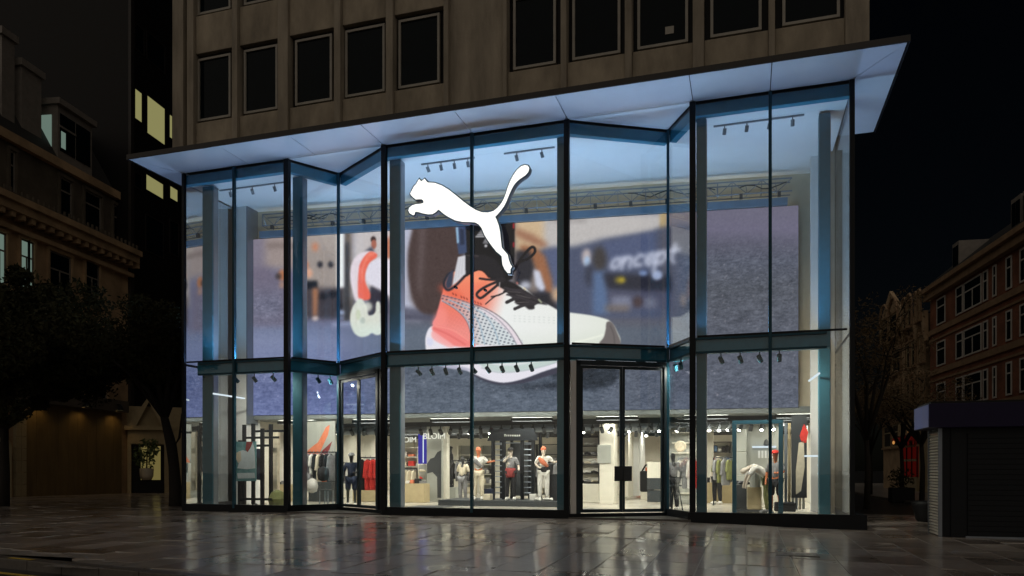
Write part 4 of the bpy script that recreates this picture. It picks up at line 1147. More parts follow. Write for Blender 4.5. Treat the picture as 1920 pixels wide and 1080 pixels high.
def skin(name, J, edges, rad, mat, parent, sub=1):
    names = []
    for a, b in edges:
        for q in (a, b):
            if q not in names: names.append(q)
    me = bpy.data.meshes.new(name)
    me.from_pydata([J[q] for q in names], [(names.index(a), names.index(b)) for a, b in edges], [])
    o = bpy.data.objects.new(name, me); COL.objects.link(o); o.parent = parent
    md = o.modifiers.new('skin', 'SKIN'); md.use_smooth_shade = True; md.branch_smoothing = .4
    for i, q in enumerate(names):
        r = rad(q)
        sv = me.skin_vertices[0].data[i]; sv.radius = (r, r); sv.use_root = (i == 0)
    sb = o.modifiers.new('smooth', 'SUBSURF'); sb.levels = sub; sb.render_levels = sub
    me.materials.append(M[mat])
    return o
def base(q): return q if q in RAD else q[:-1]
def mannequin(label, loc, rz, skinm='skin_pale', top=None, legs=None, pose=None, scale=1.08, hair=None, cap=None, shoes='fabric_white', shorts=False, sash=None, head=True):
    J = dict(J0)
    if pose: J.update(pose)
    t = thing('mannequin', label, 'mannequin', loc, rz)
    t.scale = (scale,) * 3
    ed = [e for e in EDG if head or not any(q.startswith('head') for q in e)]
    skin('body', J, ed, lambda q: RAD[base(q)], skinm, t)
    if legs:
        ends = [('pelvis', 'hil'), ('pelvis', 'hir'), ('hil', 'knl'), ('hir', 'knr')] + ([] if shorts else [('knl', 'anl'), ('knr', 'anr')])
        skin('trousers' if not shorts else 'shorts', J, ends, lambda q: {'pelvis': .15, 'hi': .118, 'kn': .088 if not shorts else .10, 'an': .068}[base(q)], legs, t)
    if top:
        skin('shirt', J, [('pelvis', 'waist'), ('waist', 'chest'), ('chest', 'shl'), ('chest', 'shr'), ('shl', 'ell'), ('shr', 'elr')], lambda q: {'pelvis': .148, 'waist': .14, 'chest': .16, 'sh': .085, 'el': .066}[base(q)], top, t)
    if shoes:
        for s in 'lr':
            mb = MB(); a, b = Vector(J['an' + s]), Vector(J['to' + s])
            b2 = Vector((b.x, b.y - .04, .03)); a2 = Vector((a.x, a.y + .05, .05))
            mb.tube([a2, (a2 * .6 + b2 * .4) + Vector((0, 0, .02)), b2], [.055, .062, .040], 8); mb.build('shoe', shoes, t, smooth=True)
    if hair:
        h = Vector(J['head1']); mb = MB(); mb.lathe([(.03, .125), (.072, .10), (.096, .04), (.094, .0), (.06, -.02)], 10, (h.x, h.y + .025, h.z), 1, 1.1); mb.build('hair', hair, t, smooth=True)
    if cap:
        h = Vector(J['head1']); mb = MB(); mb.lathe([(.112, .03), (.108, .07), (.075, .12), (.02, .135)], 10, (h.x, h.y + .01, h.z)); mb.cbox((h.x, h.y - .13, h.z + .04), (.15, .13, .015)); mb.build('cap', cap, t, smooth=True)
    if sash:
        mb = MB()
        for k, pts in enumerate([[(-.17, -.13, 1.42), (-.05, -.185, 1.28), (.12, -.17, 1.12)], [(-.17, .14, 1.42), (.0, .17, 1.28), (.14, .12, 1.10)]]): mb.tube(pts, [.045, .085, .05], 8)
        mb.build('cross_body_bag', sash, t, smooth=True)
    return t

def bx(name, lab, cat_, x0, x1, y0, y1, z0, z1, mat, group=None, bevel=.01):
    o = MB().box(x0, x1, y0, y1, z0, z1).build(name, mat, None, bevel=bevel)
    return tag(o, lab, cat_, group)

# -- middle window: platform, gym rack, three mannequins
YP = 4.75
px0, px1 = X_at(884, YP), X_at(1052, YP)
bx('display_platform', 'low black display platform under the three mannequins', 'platform', px0 - 1.1, px1 + .3, 4.2, 6.4, 0, .20, 'charcoal')
RK = thing('power_rack', 'tall black gym rack with dark header board behind the middle mannequin', 'gym rack', (X_at(962, 5.3), 5.3, .20))
hw = .78
for x in (-hw, -hw + .42, hw - .42, hw):
    MB().box(x - .065, x + .065, -.05, .05, 0, 2.50).build('upright', 'black', RK, bevel=.006)
    MB().box(x - .05, x + .05, .95, 1.05, 0, 2.50).build('upright', 'black', RK)
for sgn in (-1, 1):
    for k in range(11):
        z = .25 + k * .2; xa, xb = sorted((sgn * (hw - .05), sgn * (hw - .37)))
        MB().tube([(xa, 0, z), (xb, 0, z)], .022, 6).build('rung', 'steel_lt', RK)
mb = MB(); mb.slab_xz([(-.98, 2.18), (.98, 2.18), (.82, 2.62), (-.82, 2.62)], -.10, -.052); hb = mb.build('header_board', 'black', RK)
MB().box(-hw + .45, hw - .45, 1.06, 1.08, .1, 2.15).build('rear_panel', 'charcoal', RK)
mb = MB()
for k in range(9): mb.box(-.30 + k * .07, -.262 + k * .07, -.106, -.1005, 2.34, 2.40 + (.03 if k == 0 else 0))
mb.build('header_lettering', 'greywall', hb)
MB().tube([(-hw, .0, 2.1), (hw, 0, 2.1)], .025, 6).build('pull_up_bar', 'steel_lt', RK)
arm_up = {'elr': (-.22, -.16, 1.30), 'wrr': (-.02, -.24, 1.50), 'har': (.04, -.24, 1.56), 'thr': (.02, -.26, 1.52), 'ell': (.27, -.02, 1.16), 'wrl': (.30, -.18, 1.04), 'hal': (.31, -.26, 1.03), 'thl': (.27, -.25, 1.06)}
out_arm = {'ell': (.33, -.05, 1.26), 'wrl': (.52, -.16, 1.30), 'hal': (.60, -.19, 1.31), 'thl': (.56, -.21, 1.34)}
mannequin('orange headed mannequin in white top and cream trousers, leftmost on the black platform', (X_at(897, YP), YP, .20), R(12), 'skin_orange', 'fabric_white', 'fabric_cream', out_arm, 1.09, hair='fabric_orange', sash='fabric_grey')
m2 = mannequin('mannequin in black cap and maroon waist pack inside the gym rack', (X_at(959, YP), YP - .1, .20), R(10), 'skin_pale', 'fabric_grey', 'fabric_black', arm_up, 1.07, cap='fabric_black', shoes='fabric_white')
mb = MB(); mb.lathe([(.165, -.20), (.20, -.10), (.185, .06), (.16, .12)], 10, (0, -.01, .98), 1, .9); mb.build('waist_jacket', 'fabric_maroon', m2, smooth=True)
m3 = mannequin('orange haired mannequin in white trousers with orange shoulder bag, rightmost on the platform', (X_at(1019, YP), YP, .20), R(20), 'skin_pale', 'fabric_white', 'fabric_white', {**out_arm, 'elr': (-.26, -.05, 1.18), 'wrr': (-.16, -.2, 1.08), 'har': (-.1, -.24, 1.08), 'thr': (-.1, -.22, 1.12)}, 1.09, hair='fabric_orange', sash='fabric_orange')
mb = MB(); mb.lathe([(.155, -.08), (.175, 0), (.16, .09)], 10, (0, -.02, 1.02), 1, .9); mb.build('waist_bag', 'fabric_black', m3, smooth=True)
# kit on the platform
for k, (px, w, h, mat, lab) in enumerate(((916, .34, .40, 'fabric_navy', 'dark blue box on the platform beside the left mannequin'), (1001, .26, .22, 'fabric_white', 'white shoe box on the platform by the gym rack'), (1042, .40, .95, 'fabric_black', 'tall black display block at the right end of the platform'))):
    x = X_at(px, 5.1); bx('display_box', lab, 'box', x - w / 2, x + w / 2, 4.95, 5.25, .20, .20 + h, mat)
x = X_at(914, 4.6); bx('shoe_box', 'pale shoe box under the dark blue box on the platform', 'box', x - .14, x + .14, 4.5, 4.8, .20, .42, 'fabric_cream')

SHOE = MB(); SHOE.tube([(0, .13, .05), (0, .02, .07), (0, -.10, .045), (0, -.17, .03)], [.045, .055, .045, .025], 8); SHOE_ME = SHOE.mesh('shoe')
for p in SHOE_ME.polygons: p.use_smooth = True
def shoe(lab, loc, rz, mat, group=None):
    me2 = SHOE_ME.copy(); me2.materials.append(M[mat])
    o = bpy.data.objects.new('shoe', me2); COL.objects.link(o); o.location = loc; o.rotation_euler = (0, 0, rz)
    return tag(o, lab, 'shoe', group)
for k, px in enumerate((1008, 1024, 1034)): shoe(('left', 'middle', 'right')[k] + ' of three white shoes on the black platform by the right mannequin', (X_at(px, 4.45), 4.45 + .1 * (k % 2), .205), R(60 + 70 * k), 'fabric_white', 'white shoes on the platform')

def shelf_unit(name, lab, x0, x1, y, z0, z1, rows_, mat, backm, depth=.36):
    t = thing(name, lab, 'shelving', (x0, y, 0))
    MB().box(0, x1 - x0, depth - .03, depth, z0, z1).build('back_panel', backm, t)
    for sx in (0, x1 - x0 - .03): MB().box(sx, sx + .03, 0, depth - .032, z0, z1).build('side_panel', mat, t)
    for k in range(rows_ + 1):
        z = z0 + (z1 - z0 - .03) * k / rows_
        MB().box(.032, x1 - x0 - .032, .005, depth - .033, z, z + .03).build('shelf', mat, t)
    return t
ORD = ('lowest', 'second lowest', 'third', 'fourth', 'fifth', 'topmost')
NTH = ('first', 'second', 'third', 'fourth', 'fifth', 'sixth', 'seventh', 'eighth', 'ninth', 'tenth', 'eleventh', 'twelfth', 'thirteenth', 'fourteenth', 'fifteenth', 'sixteenth', 'seventeenth', 'eighteenth')
def cname(m): return m.split('_')[1]
# -- shelves left of the middle column
xa, xb = X_at(752, 9.5), X_at(784, 9.5)
shelf_unit('shelf_unit', 'pale shelving with folded orange clothes left of the grey column', xa - .6, xb, 9.5, .15, 2.3, 5, 'shopwall', 'shopwall')
fold_cols = ['fabric_orange', 'fabric_cream', 'fabric_red', 'fabric_white', 'fabric_orange', 'fabric_grey']
for r in range(5):
    for k in range(4):
        x = xa - .45 + k * .38
        tag(MB().box(x, x + .28, 9.56, 9.80, .19 + r * .424, .30 + r * .424 + .06 * ((k + r) % 3)).build('folded_clothes', fold_cols[(r * 2 + k) % 6], None, bevel=.02),
            f'{cname(fold_cols[(r * 2 + k) % 6])} folded clothes, {NTH[k]} on the {ORD[r]} shelf left of the grey column', 'clothes', 'folded clothes on the left shelving')
# lit purple panel
x0, x1 = X_at(784, 8.2), X_at(799, 8.2)
PPN = thing('lit_panel', 'narrow purple light panel with white stripe beside the grey column', 'light panel', (x0, 8.2, 0))
MB().box(0, x1 - x0, 0, .08, 1.55, 2.85).build('panel', em('purple_led', lin((58, 52, 150)), 1.0), PPN)
MB().box((x1 - x0) * .58, (x1 - x0) * .70, -.006, -.001, 1.6, 2.8).build('stripe', 'tube', PPN)
MB().box(.02, x1 - x0 - .02, .0, .3, .0, 1.5).build('plinth', 'greywall', PPN)
for k in range(1, 4): shoe(('', 'white shoe above the plinth under the purple panel', 'red shoe above the plinth under the purple panel', 'pale shoe in the highest spot under the purple panel')[k], (x0 + .15 + .1 * (k % 2), 8.05, .3 + .3 * k), R(30 * k), ('fabric_black', 'fabric_white', 'fabric_red', 'fabric_cream')[k])
# columns
def column(lab, pxa, pxb, Y, mat, d=.7):
    a, b = X_at(pxa, Y), X_at(pxb, Y)
    return tag(MB().box(a, b, Y, Y + d, -.003, 3.199).build('shop_column', mat, None, bevel=.01), lab, 'column')
gc = column('square grey column left of the black gym rack', 800, 828, 7.1, 'greywall')
a, b = X_at(800, 7.1), X_at(828, 7.1); w_ = b - a
MB().slab_xz([(a + .02, 1.15), (a + .02, 1.55), (a + w_ * .25, 1.75), (a + w_ * .5, 1.8), (a + w_ * .72, 2.02), (a + w_ * .98, 2.1), (a + w_ * .98, .15), (a + w_ * .72, .15), (a + w_ * .7, 1.0), (a + w_ * .4, 1.2)], 7.094, 7.0985).build('print_silhouette', 'charcoal', gc)
column('slim white column right of the square grey column', 829, 838, 7.3, 'shopwall', .3)
column('white square column behind the left leaf of the right doors', 1124, 1152, 7.0, 'shopwall')
column('white column at the left of the right bay', 1320, 1337, 12.6, 'shopwall', .5)
column('pale column behind the left doors', 652, 668, 11.5, 'shopwall', .5)
# letters on the bulkhead of the grey column
def text(body, name, size, loc, rz, mat, parent=None, depth=.015):
    cu = bpy.data.curves.new(name, 'FONT'); cu.body = body; cu.size = size; cu.extrude = depth; cu.align_x = 'CENTER'; cu.align_y = 'CENTER'
    tmp = bpy.data.objects.new('tmp', cu); COL.objects.link(tmp)
    dg = bpy.context.evaluated_depsgraph_get()
    me_ = bpy.data.meshes.new_from_object(tmp.evaluated_get(dg))
    bpy.data.objects.remove(tmp); bpy.data.curves.remove(cu)
    me_.transform(Matrix.Rotation(R(90), 4, 'X'))
    me_.materials.clear(); me_.materials.append(M[mat])
    o = bpy.data.objects.new(name, me_); COL.objects.link(o); o.location = loc; o.rotation_euler = (0, 0, rz)
    if parent: o.parent = parent
    return o
M['letters'] = em('lit_letters', (1, .95, .8), .95)
tag(text('BLOIM', 'sign_lettering', .34, (X_at(814, 6.95), 6.95, 2.66), 0, 'letters'), 'small lit word sign above the square grey column', 'sign')
tag(text('BLOIM', 'sign_lettering', .34, (X_at(762, 9.3), 9.3, 2.62), 0, 'letters'), 'small lit word sign above the left shelving', 'sign')
# dark dressed mannequin on a plinth right of the slim column
x = X_at(845, 8.6)
bx('plinth', 'grey plinth under the black clad mannequin by the slim column', 'plinth', x - .3, x + .3, 8.4, 8.9, 0, .55, 'greywall')
mannequin('mannequin in long black coat and cap on a grey plinth', (x, 8.6, .55), R(-60), 'skin_black', 'fabric_black', 'fabric_black', None, .98, cap='fabric_black', shoes='fabric_black')
# back shelving behind the rack
for k, (pa, pb) in enumerate(((858, 884), (900, 924), (1004, 1050))):
    ya = 13.0; xa, xb = X_at(pa, ya), X_at(pb, ya)
    shelf_unit('shelf_unit', ('pale wall shelving seen left of the first platform mannequin', 'pale wall shelving seen between left mannequin and gym rack', 'wall shelving with dark bags behind the right mannequin')[k], xa, xb, ya, .1, 2.5, 5, 'shopwall' if k < 2 else 'charcoal', 'greywall' if k < 2 else 'shopwall')
    for r in range(4):
        for q in range(3):
            xx = xa + .1 + q * (xb - xa - .2) / 3
            tag(MB().box(xx, xx + .24, ya + .04, ya + .26, .155 + r * .474, .33 + r * .474 + .05 * ((q + r) % 3)).build('folded_clothes', ('fabric_white', 'fabric_black', 'fabric_cream', 'fabric_grey')[(q + r + k) % 4], None, bevel=.02),
                f'{("white", "black", "cream", "grey")[(q + r + k) % 4]} folded clothes, {NTH[q]} on the {ORD[r]} shelf of the {("left", "middle", "right")[k]} rear shelving', 'clothes', 'folded clothes on the rear shelving')

# -- behind the right doors
ya = 8.2; xa, xb = X_at(1082, ya), X_at(1123, ya)
shelf_unit('shelf_unit', 'cubby shelving with caps and shoes behind the left leaf of the right doors', xa - .4, xb, ya, .75, 3.0, 6, 'fabric_black', 'shopwall')
for r in range(6):
    for q in range(4):
        xx = xa - .25 + q * (xb - xa + .2) / 4
        shoe(f'{cname(("fabric_white", "fabric_cream", "fabric_black", "fabric_white", "fabric_grey")[(q * 2 + r) % 5])} shoe, {NTH[q]} on the {ORD[r]} row of the cubby shelving behind the right doors', (xx + .1, ya + .17, .79 + r * .37), R(70 + 20 * q), ('fabric_white', 'fabric_cream', 'fabric_black', 'fabric_white', 'fabric_grey')[(q * 2 + r) % 5], 'shoes on the cubby shelving')
bx('low_counter', 'pale low counter below the cubby shelving', 'counter', xa - .4, xb, ya - .05, ya + .4, 0, .74, 'shopwall')
x = X_at(1133, 6.97); tag(MB().box(x - .26, x + .26, 6.93, 6.98, 1.55, 2.25).build('wall_plaque', 'greywall', None, bevel=.01), 'square grey plaque on the white column behind the right doors', 'plaque')
for (pa, pb, Y, mat, lab) in ((1163, 1178, 11.0, 'shopwall', 'pale fitting room wall panel right of the white column'), (1180, 1198, 12.5, 'white', 'white wall panel with small emblem, right of the fitting room panel')):
    a, b = X_at(pa, Y), X_at(pb, Y)
    tag(MB().box(a, b, Y, Y + 2.2, 0.12, 3.0).build('wall_panel', mat, None, bevel=.01), lab, 'wall panel')
x = X_at(1213, 11.2)
RKB = thing('bag_display', 'black bag and strap display near the right edge of the right doors', 'display', (x, 11.2, 0))
MB().box(-.28, .28, -.2, .2, .35, 1.25).build('bag', 'fabric_black', RKB, bevel=.06)
MB().tube([(-.2, 0, 1.25), (-.05, 0, 1.5), (.25, 0, 1.5), (.42, 0, 1.1)], .04, 6).build('strap', 'fabric_black', RKB)
MB().box(-.25, .25, -.18, .18, 0, .345).build('stand', 'shopwall', RKB)
x = X_at(1228, 8.0)
DRW = thing('drawer_unit', 'dark drawer unit with pale top at the right edge of the right doors', 'drawer unit', (x, 8.0, 0))
MB().box(-.3, .4, 0, .5, .05, .50).build('drawer', 'charcoal', DRW, bevel=.01); MB().box(-.3, .4, 0, .5, .53, .98).build('drawer', 'charcoal', DRW, bevel=.01); MB().box(-.3, .4, .01, .5, .985, 1.6).build('box', 'shopwall', DRW, bevel=.01)
x = X_at(1196, 15.5); bx('display_block', 'red and dark display block far back behind the right doors', 'display', x - .1, x + .7, 15.5, 16, 0, 1.4, 'fabric_orange')
bx('door_mat', 'dark entrance mat inside the right doors', 'mat', X_at(1085, 2.6), X_at(1180, 2.6), 2.3, 3.4, .0, .012, 'charcoal', bevel=0)
bx('door_mat', 'dark floor mat left of the platform', 'mat', X_at(770, 3.2), X_at(840, 3.2), 2.6, 3.8, .0, .012, 'charcoal', bevel=0)

# -- clothes rails
def garment(name, lab, x, y, z, w, h, mat, rz=0.0, group='garments on the rails'):
    t = thing(name, lab, 'garment', (x, y, z), rz, group)
    mb = MB()
    mb.slab_xz([(-w * .28, -.04), (-w * .5, -.14), (-w * .62, -h * .62), (-w * .46, -h * .64), (-w * .44, -h), (w * .44, -h), (w * .46, -h * .64), (w * .62, -h * .62), (w * .5, -.14), (w * .28, -.04), (w * .1, -.10), (-w * .1, -.10)], -.05, .05)
    mb.build('cloth', mat, t, bevel=.03)
    mb = MB(); mb.tube([(-w * .3, 0, -.06), (0, 0, 0), (w * .3, 0, -.06)], .012, 5); mb.tube([(0, 0, 0), (0, 0, .09)], .008, 5); mb.build('hanger', 'steel_lt', t)
    return t
def rail(lab, x0, x1, y, z, mat='black'):
    t = thing('clothes_rail', lab, 'clothes rail', ((x0 + x1) / 2, y, 0))
    h = (x1 - x0) / 2
    MB().tube([(-h, 0, z), (h, 0, z)], .022, 6).build('bar', mat, t)
    for s in (-1, 1):
        MB().box(s * h - .02, s * h + .02, -.02, .02, .03, z + .01).build('leg', mat, t); MB().box(s * h - .02, s * h + .02, -.3, .3, 0, .03).build('foot', mat, t)
    return t
xa, xb = X_at(563, 2.8), X_at(630, 2.8)
rail('long black clothes rail under the orange graphic in the left recess', xa, xb, 2.8, 1.95)
gm = ['fabric_white', 'fabric_blue', 'fabric_grey', 'fabric_white', 'fabric_black', 'fabric_cream', 'fabric_black', 'fabric_black', 'fabric_grey']
gl = ['white garment at the left end of the long rail', 'blue jacket on the long rail', 'grey top beside the blue jacket on the long rail', 'second white top in the middle of the long rail', 'black garment right of the white top', 'cream top on the long rail', 'first black jacket at the right of the long rail', 'second black jacket at the right of the long rail', 'grey garment at the right end of the long rail']
for k in range(9):
    x = xa + .12 + (xb - xa - .2) * k / 8.4
    garment('jacket', gl[k], x, 2.8 - .02 * (k % 2), 1.93, .42, .8 + .12 * (k % 3), gm[k], R(rng.uniform(50, 75)))
for k, (px, mat, z, lab) in enumerate(((572, 'fabric_grey', .95, 'round grey backpack hanging low in the left recess'), (585, 'fabric_white', .72, 'pale cap shaped bag hanging low in the left recess'), (606, 'fabric_black', 1.15, 'black backpack hanging in the left recess'))):
    x = X_at(px, 2.55); t = tag(MB().lathe([(.05, -.26), (.2, -.2), (.25, 0), (.21, .2), (.05, .27)], 10, (0, 0, 0), 1, .6).build('backpack', mat, None, smooth=True), lab, 'bag'); t.location = (x, 2.55, z)
x = X_at(612, 2.5); CH = thing('stool', 'dark metal stool below the long clothes rail', 'stool', (x, 2.5, 0))
MB().box(-.2, .2, -.2, .2, .56, .60).build('seat', 'charcoal', CH, bevel=.01)
for sx in (-.17, .17):
    for sy in (-.17, .17): MB().box(sx - .015, sx + .015, sy - .015, sy + .015, 0, .56).build('leg', 'steel_lt', CH)
xa, xb = X_at(676, 2.7), X_at(716, 2.7)
rail('short black rail of red jackets behind the left doors', xa, xb, 2.7, 1.75)
for k in range(5):
    garment('jacket', ('black jacket at the left end of the short rail', 'leftmost of three red jackets on the short rail', 'middle of three red jackets on the short rail', 'rightmost of three red jackets on the short rail', 'pale jacket at the right end of the short rail')[k], xa + .2 + k * .2, 2.7, 1.73, .46, 1.15, ('fabric_black', 'fabric_red', 'fabric_red', 'fabric_red', 'fabric_cream')[k], R(35), 'garments on the short rail')
mannequin('black mannequin in dark jacket and visor behind the left doors', (X_at(659, 2.6), 2.6, 0), R(25), 'skin_black', 'fabric_navy', 'fabric_navy', {'ell': (.26, -.06, 1.18), 'wrl': (.12, -.2, 1.12), 'hal': (.05, -.23, 1.12), 'thl': (.06, -.22, 1.16)}, 1.07, cap='fabric_grey', shorts=True, shoes='fabric_white')
x = X_at(690, 6.4); bx('display_table', 'pale display table beyond the short rail', 'table', x - .6, x + .6, 6.2, 6.8, 0, .7, 'cream')

# rails and walls of stock deeper in the shop
def stocked_rail(lab, pa, pb, Y, z, mats, grp):
    short = grp.replace('garments on the ', '')
    xa, xb = X_at(pa, Y), X_at(pb, Y)
    rail(lab, xa, xb, Y, z)
    n = max(3, int((xb - xa) / .16))
    for k in range(n):
        garment('jacket', f'{cname(mats[(k * 7 + k // 2) % len(mats)])} garment, {NTH[min(k, 17)]} on the {short}', xa + (xb - xa) * (k + .5) / n, Y, z - .02, .42, .8 + .1 * (k % 3), mats[(k * 7 + k // 2) % len(mats)], R(rng.uniform(40, 80)), grp)
DK = ('fabric_black', 'fabric_grey', 'fabric_navy', 'fabric_white', 'fabric_black', 'fabric_cream')
stocked_rail('dark clothes rail between the slim column and the platform', 850, 882, 9.8, 1.7, DK, 'garments on the rail left of the platform')
stocked_rail('clothes rail in front of the rear shelving right of the gym rack', 1003, 1050, 8.0, 1.6, DK, 'garments on the rail right of the gym rack')
stocked_rail('low clothes rail far behind the left column', 752, 782, 7.4, 1.35, ('fabric_cream', 'fabric_orange', 'fabric_cream', 'fabric_red', 'fabric_white'), 'garments on the rail by the left shelving')
stocked_rail('clothes rail behind the short rail at the left doors', 640, 700, 8.4, 1.6, DK, 'garments on the rail far behind the left doors')
stocked_rail('clothes rail behind the blue portal on its left', 1338, 1374, 7.4, 1.75, ('fabric_grey', 'fabric_cream', 'fabric_green', 'fabric_white', 'fabric_grey'), 'garments on the rail left of the blue portal')
stocked_rail('dark clothes rail deep behind the left bay', 480, 560, 7.0, 1.7, DK, 'garments on the rail deep behind the left bay')
for k, (px, Y, w, h, mat, lab) in enumerate(((775, 6.0, .9, .75, 'cream', 'pale table of folded clothes left of the grey column'), (1100, 12.0, 1.2, .9, 'charcoal', 'dark display table deep behind the right doors'), (1345, 9.0, 1.1, .8, 'cream', 'pale display table deep in the right bay'), (600, 5.6, 1.1, .8, 'charcoal', 'dark display table deep in the left recess'), (515, 5.0, 1.0, .7, 'cream', 'pale display table deep in the left bay'))):
    x = X_at(px, Y); tb = bx('display_table', lab, 'table', x - w / 2, x + w / 2, Y, Y + .6, .0, h, mat)
    for q in range(4):
        xx = x - w / 2 + .05 + q * (w - .1) / 4; m_ = ('fabric_white', 'fabric_orange', 'fabric_black', 'fabric_grey')[(q + k) % 4]
        tag(MB().box(xx, xx + (w - .1) / 4 - .04, Y + .1, Y + .45, h + .002, h + .10 + .05 * ((q + k) % 3)).build('folded_clothes', m_, None, bevel=.02), f'{cname(m_)} folded clothes, {NTH[q]} on the ' + lab.replace(' of folded clothes', ''), 'clothes', 'folded clothes on the tables')
for k, (pa, pb, Y, lab) in enumerate(((1090, 1118, 14.0, 'rear wall shelving behind the white column'), (1328, 1372, 15.0, 'rear wall shelving deep in the right bay'), (455, 530, 11.0, 'rear wall shelving deep in the left bay'), (566, 628, 12.0, 'rear wall shelving deep in the left recess'), (1250, 1296, 11.5, 'rear wall shelving right of the right doors'))):
    xa, xb = X_at(pa, Y), X_at(pb, Y); sh_ = shelf_unit('shelf_unit', lab, xa, xb, Y, .2, 2.6, 5, 'charcoal', 'shopwall')
    for r in range(5):
        for q in range(5):
            xx = xa + .08 + q * (xb - xa - .16) / 5; m_ = ('fabric_black', 'fabric_white', 'fabric_grey', 'fabric_red', 'fabric_black', 'fabric_blue', 'fabric_cream')[(q * 3 + r * 2 + k) % 7]
            tag(MB().box(xx, xx + (xb - xa - .16) / 5 * .8, Y + .04, Y + .28, .235 + r * .474, .40 + r * .474 + .06 * ((q + r) % 3)).build('folded_clothes', m_, None, bevel=.02), f'{cname(m_)} clothes, {NTH[q]} on the {ORD[r]} shelf, ' + lab.replace('wall ', ''), 'clothes', 'folded clothes on the ' + lab)
for px, Y, mat, top_, legs_, lab in ((1108, 9.6, 'skin_black', 'fabric_white', 'fabric_black', 'black mannequin in white top beside the white column'), (1345, 8.2, 'skin_pale', 'fabric_green', 'fabric_black', 'pale mannequin in olive top deep in the right bay'), (700, 9.0, 'skin_black', 'fabric_black', 'fabric_grey', 'black mannequin in black top deep behind the left doors'), (595, 6.6, 'skin_pale', 'fabric_blue', 'fabric_black', 'pale mannequin in blue top deep in the left recess'), (868, 7.2, 'skin_black', 'fabric_cream', 'fabric_grey', 'black mannequin in cream top left of the platform')):
    mannequin(lab, (X_at(px, Y), Y, 0), R(rng.uniform(-40, 40)), mat, top_, legs_, None, 1.04)
# -- left window: gym rig, poster, drape
RG = thing('gym_rig', 'black gym rig of uprights and bars in the left window', 'gym rig', (X_at(484, 1.5), 1.5, 0))
for k, (px, y, zt) in enumerate(((450, 1.1, 2.35), (458, 1.9, 2.95), (475, 1.5, 2.95), (492, 1.1, 2.75), (508, 1.9, 2.95))):
    xx = X_at(px, y) - RG.location.x
    MB().box(xx - .055, xx + .055, y - 1.555, y - 1.445, 0, zt).build('upright', 'black', RG, bevel=.006)
xl, xr = X_at(450, 1.1) - RG.location.x, X_at(510, 1.1) - RG.location.x
for z, y in ((2.70, .4), (2.15, -.42), (2.45, 0), (.28, -.42)):
    MB().box(xl - .05, xr, y - .03, y + .03, z - .04, z + .04).build('cross_bar', 'black', RG)
bx('hanging_panel', 'black fabric panel hanging on the gym rig', 'panel', X_at(479, 1.3), X_at(494, 1.3), 1.28, 1.32, .95, 2.05, 'fabric_navy')
def poster_mat():
    m, ns, L = newmat('teal_poster_print'); out = N(ns, 'ShaderNodeOutputMaterial'); b = N(ns, 'ShaderNodeBsdfPrincipled', Roughness=.5)
    tc = N(ns, 'ShaderNodeTexCoord'); nz = N(ns, 'ShaderNodeTexNoise', Scale=2.2, Detail=3.0, Distortion=1.0)
    cr = N(ns, 'ShaderNodeValToRGB'); cr.color_ramp.elements[0].color = (.08, .22, .24, 1); cr.color_ramp.elements[0].position = .45; cr.color_ramp.elements[1].color = (.14, .30, .32, 1); cr.color_ramp.elements[1].position = .55
    L.new(tc.outputs['Object'], nz.inputs['Vector']); L.new(nz.outputs[0], cr.inputs[0]); L.new(cr.outputs[0], b.inputs['Base Color']); L.new(b.outputs[0], out.inputs[0])
    return m
M['poster'] = poster_mat()
YT = .85
x0, x1 = X_at(443, YT), X_at(480, YT); zt, zb = Z_at(460, 828, YT), Z_at(460, 902, YT)
PO = thing('poster', 'teal poster of a white shirt and coral scarf in the left window', 'poster', ((x0 + x1) / 2, YT, 0))
w = (x1 - x0) / 2; H0 = zt - zb
MB().box(-w, w, 0, .03, zb, zt).build('sheet', 'poster', PO)
def pp(*p): return [(-w + 2 * w * (a - 75) / 190, zt - H0 * (b - 370) / 400) for a, b in p]
MB().slab_xz(pp((95, 470), (140, 455), (180, 470), (210, 440), (235, 380), (250, 440), (260, 640), (180, 650), (85, 640), (110, 560)), -.005, -.001).build('print_shirt', 'leafpale', PO)
MB().slab_xz(pp((175, 372), (235, 372), (215, 430), (185, 478), (165, 450)), -.009, -.0055).build('print_scarf', 'fabric_maroon', PO)
MB().slab_xz(pp((80, 480), (120, 468), (125, 560), (95, 590), (75, 540)), -.012, -.0095).build('print_sleeve', 'fabric_cream', PO)
MB().slab_xz(pp((85, 690), (250, 685), (258, 740), (90, 745)), -.005, -.001).build('print_band', 'leafpale', PO)
tag(MB().box(X_at(512, 2.6), X_at(521, 2.6), 2.55, 2.75, .5, 2.75).build('drape', 'fabric_cream', None, bevel=.03), 'cream fabric drape right of the gym rig', 'drape')
mb = MB(); mb.lathe([(.26, 0), (.34, .28), (.2, .52), (.05, .6)], 9, (0, 0, 0)); o = mb.build('display_plinth', 'fabric_green', None, smooth=False); o.location = (X_at(520, 1.5), 1.5, 0); tag(o, 'low olive plinth right of the gym rig', 'plinth')
for k in range(3): shoe(('white shoe on the floor at the left of the gym rig', 'black shoe on the floor in the middle of the gym rig', 'cream shoe on the floor at the right of the gym rig')[k], (X_at(468 + 14 * k, 1.3), 1.25, .0), R(50 * k), ('fabric_white', 'fabric_black', 'fabric_cream')[k], 'shoes below the gym rig')
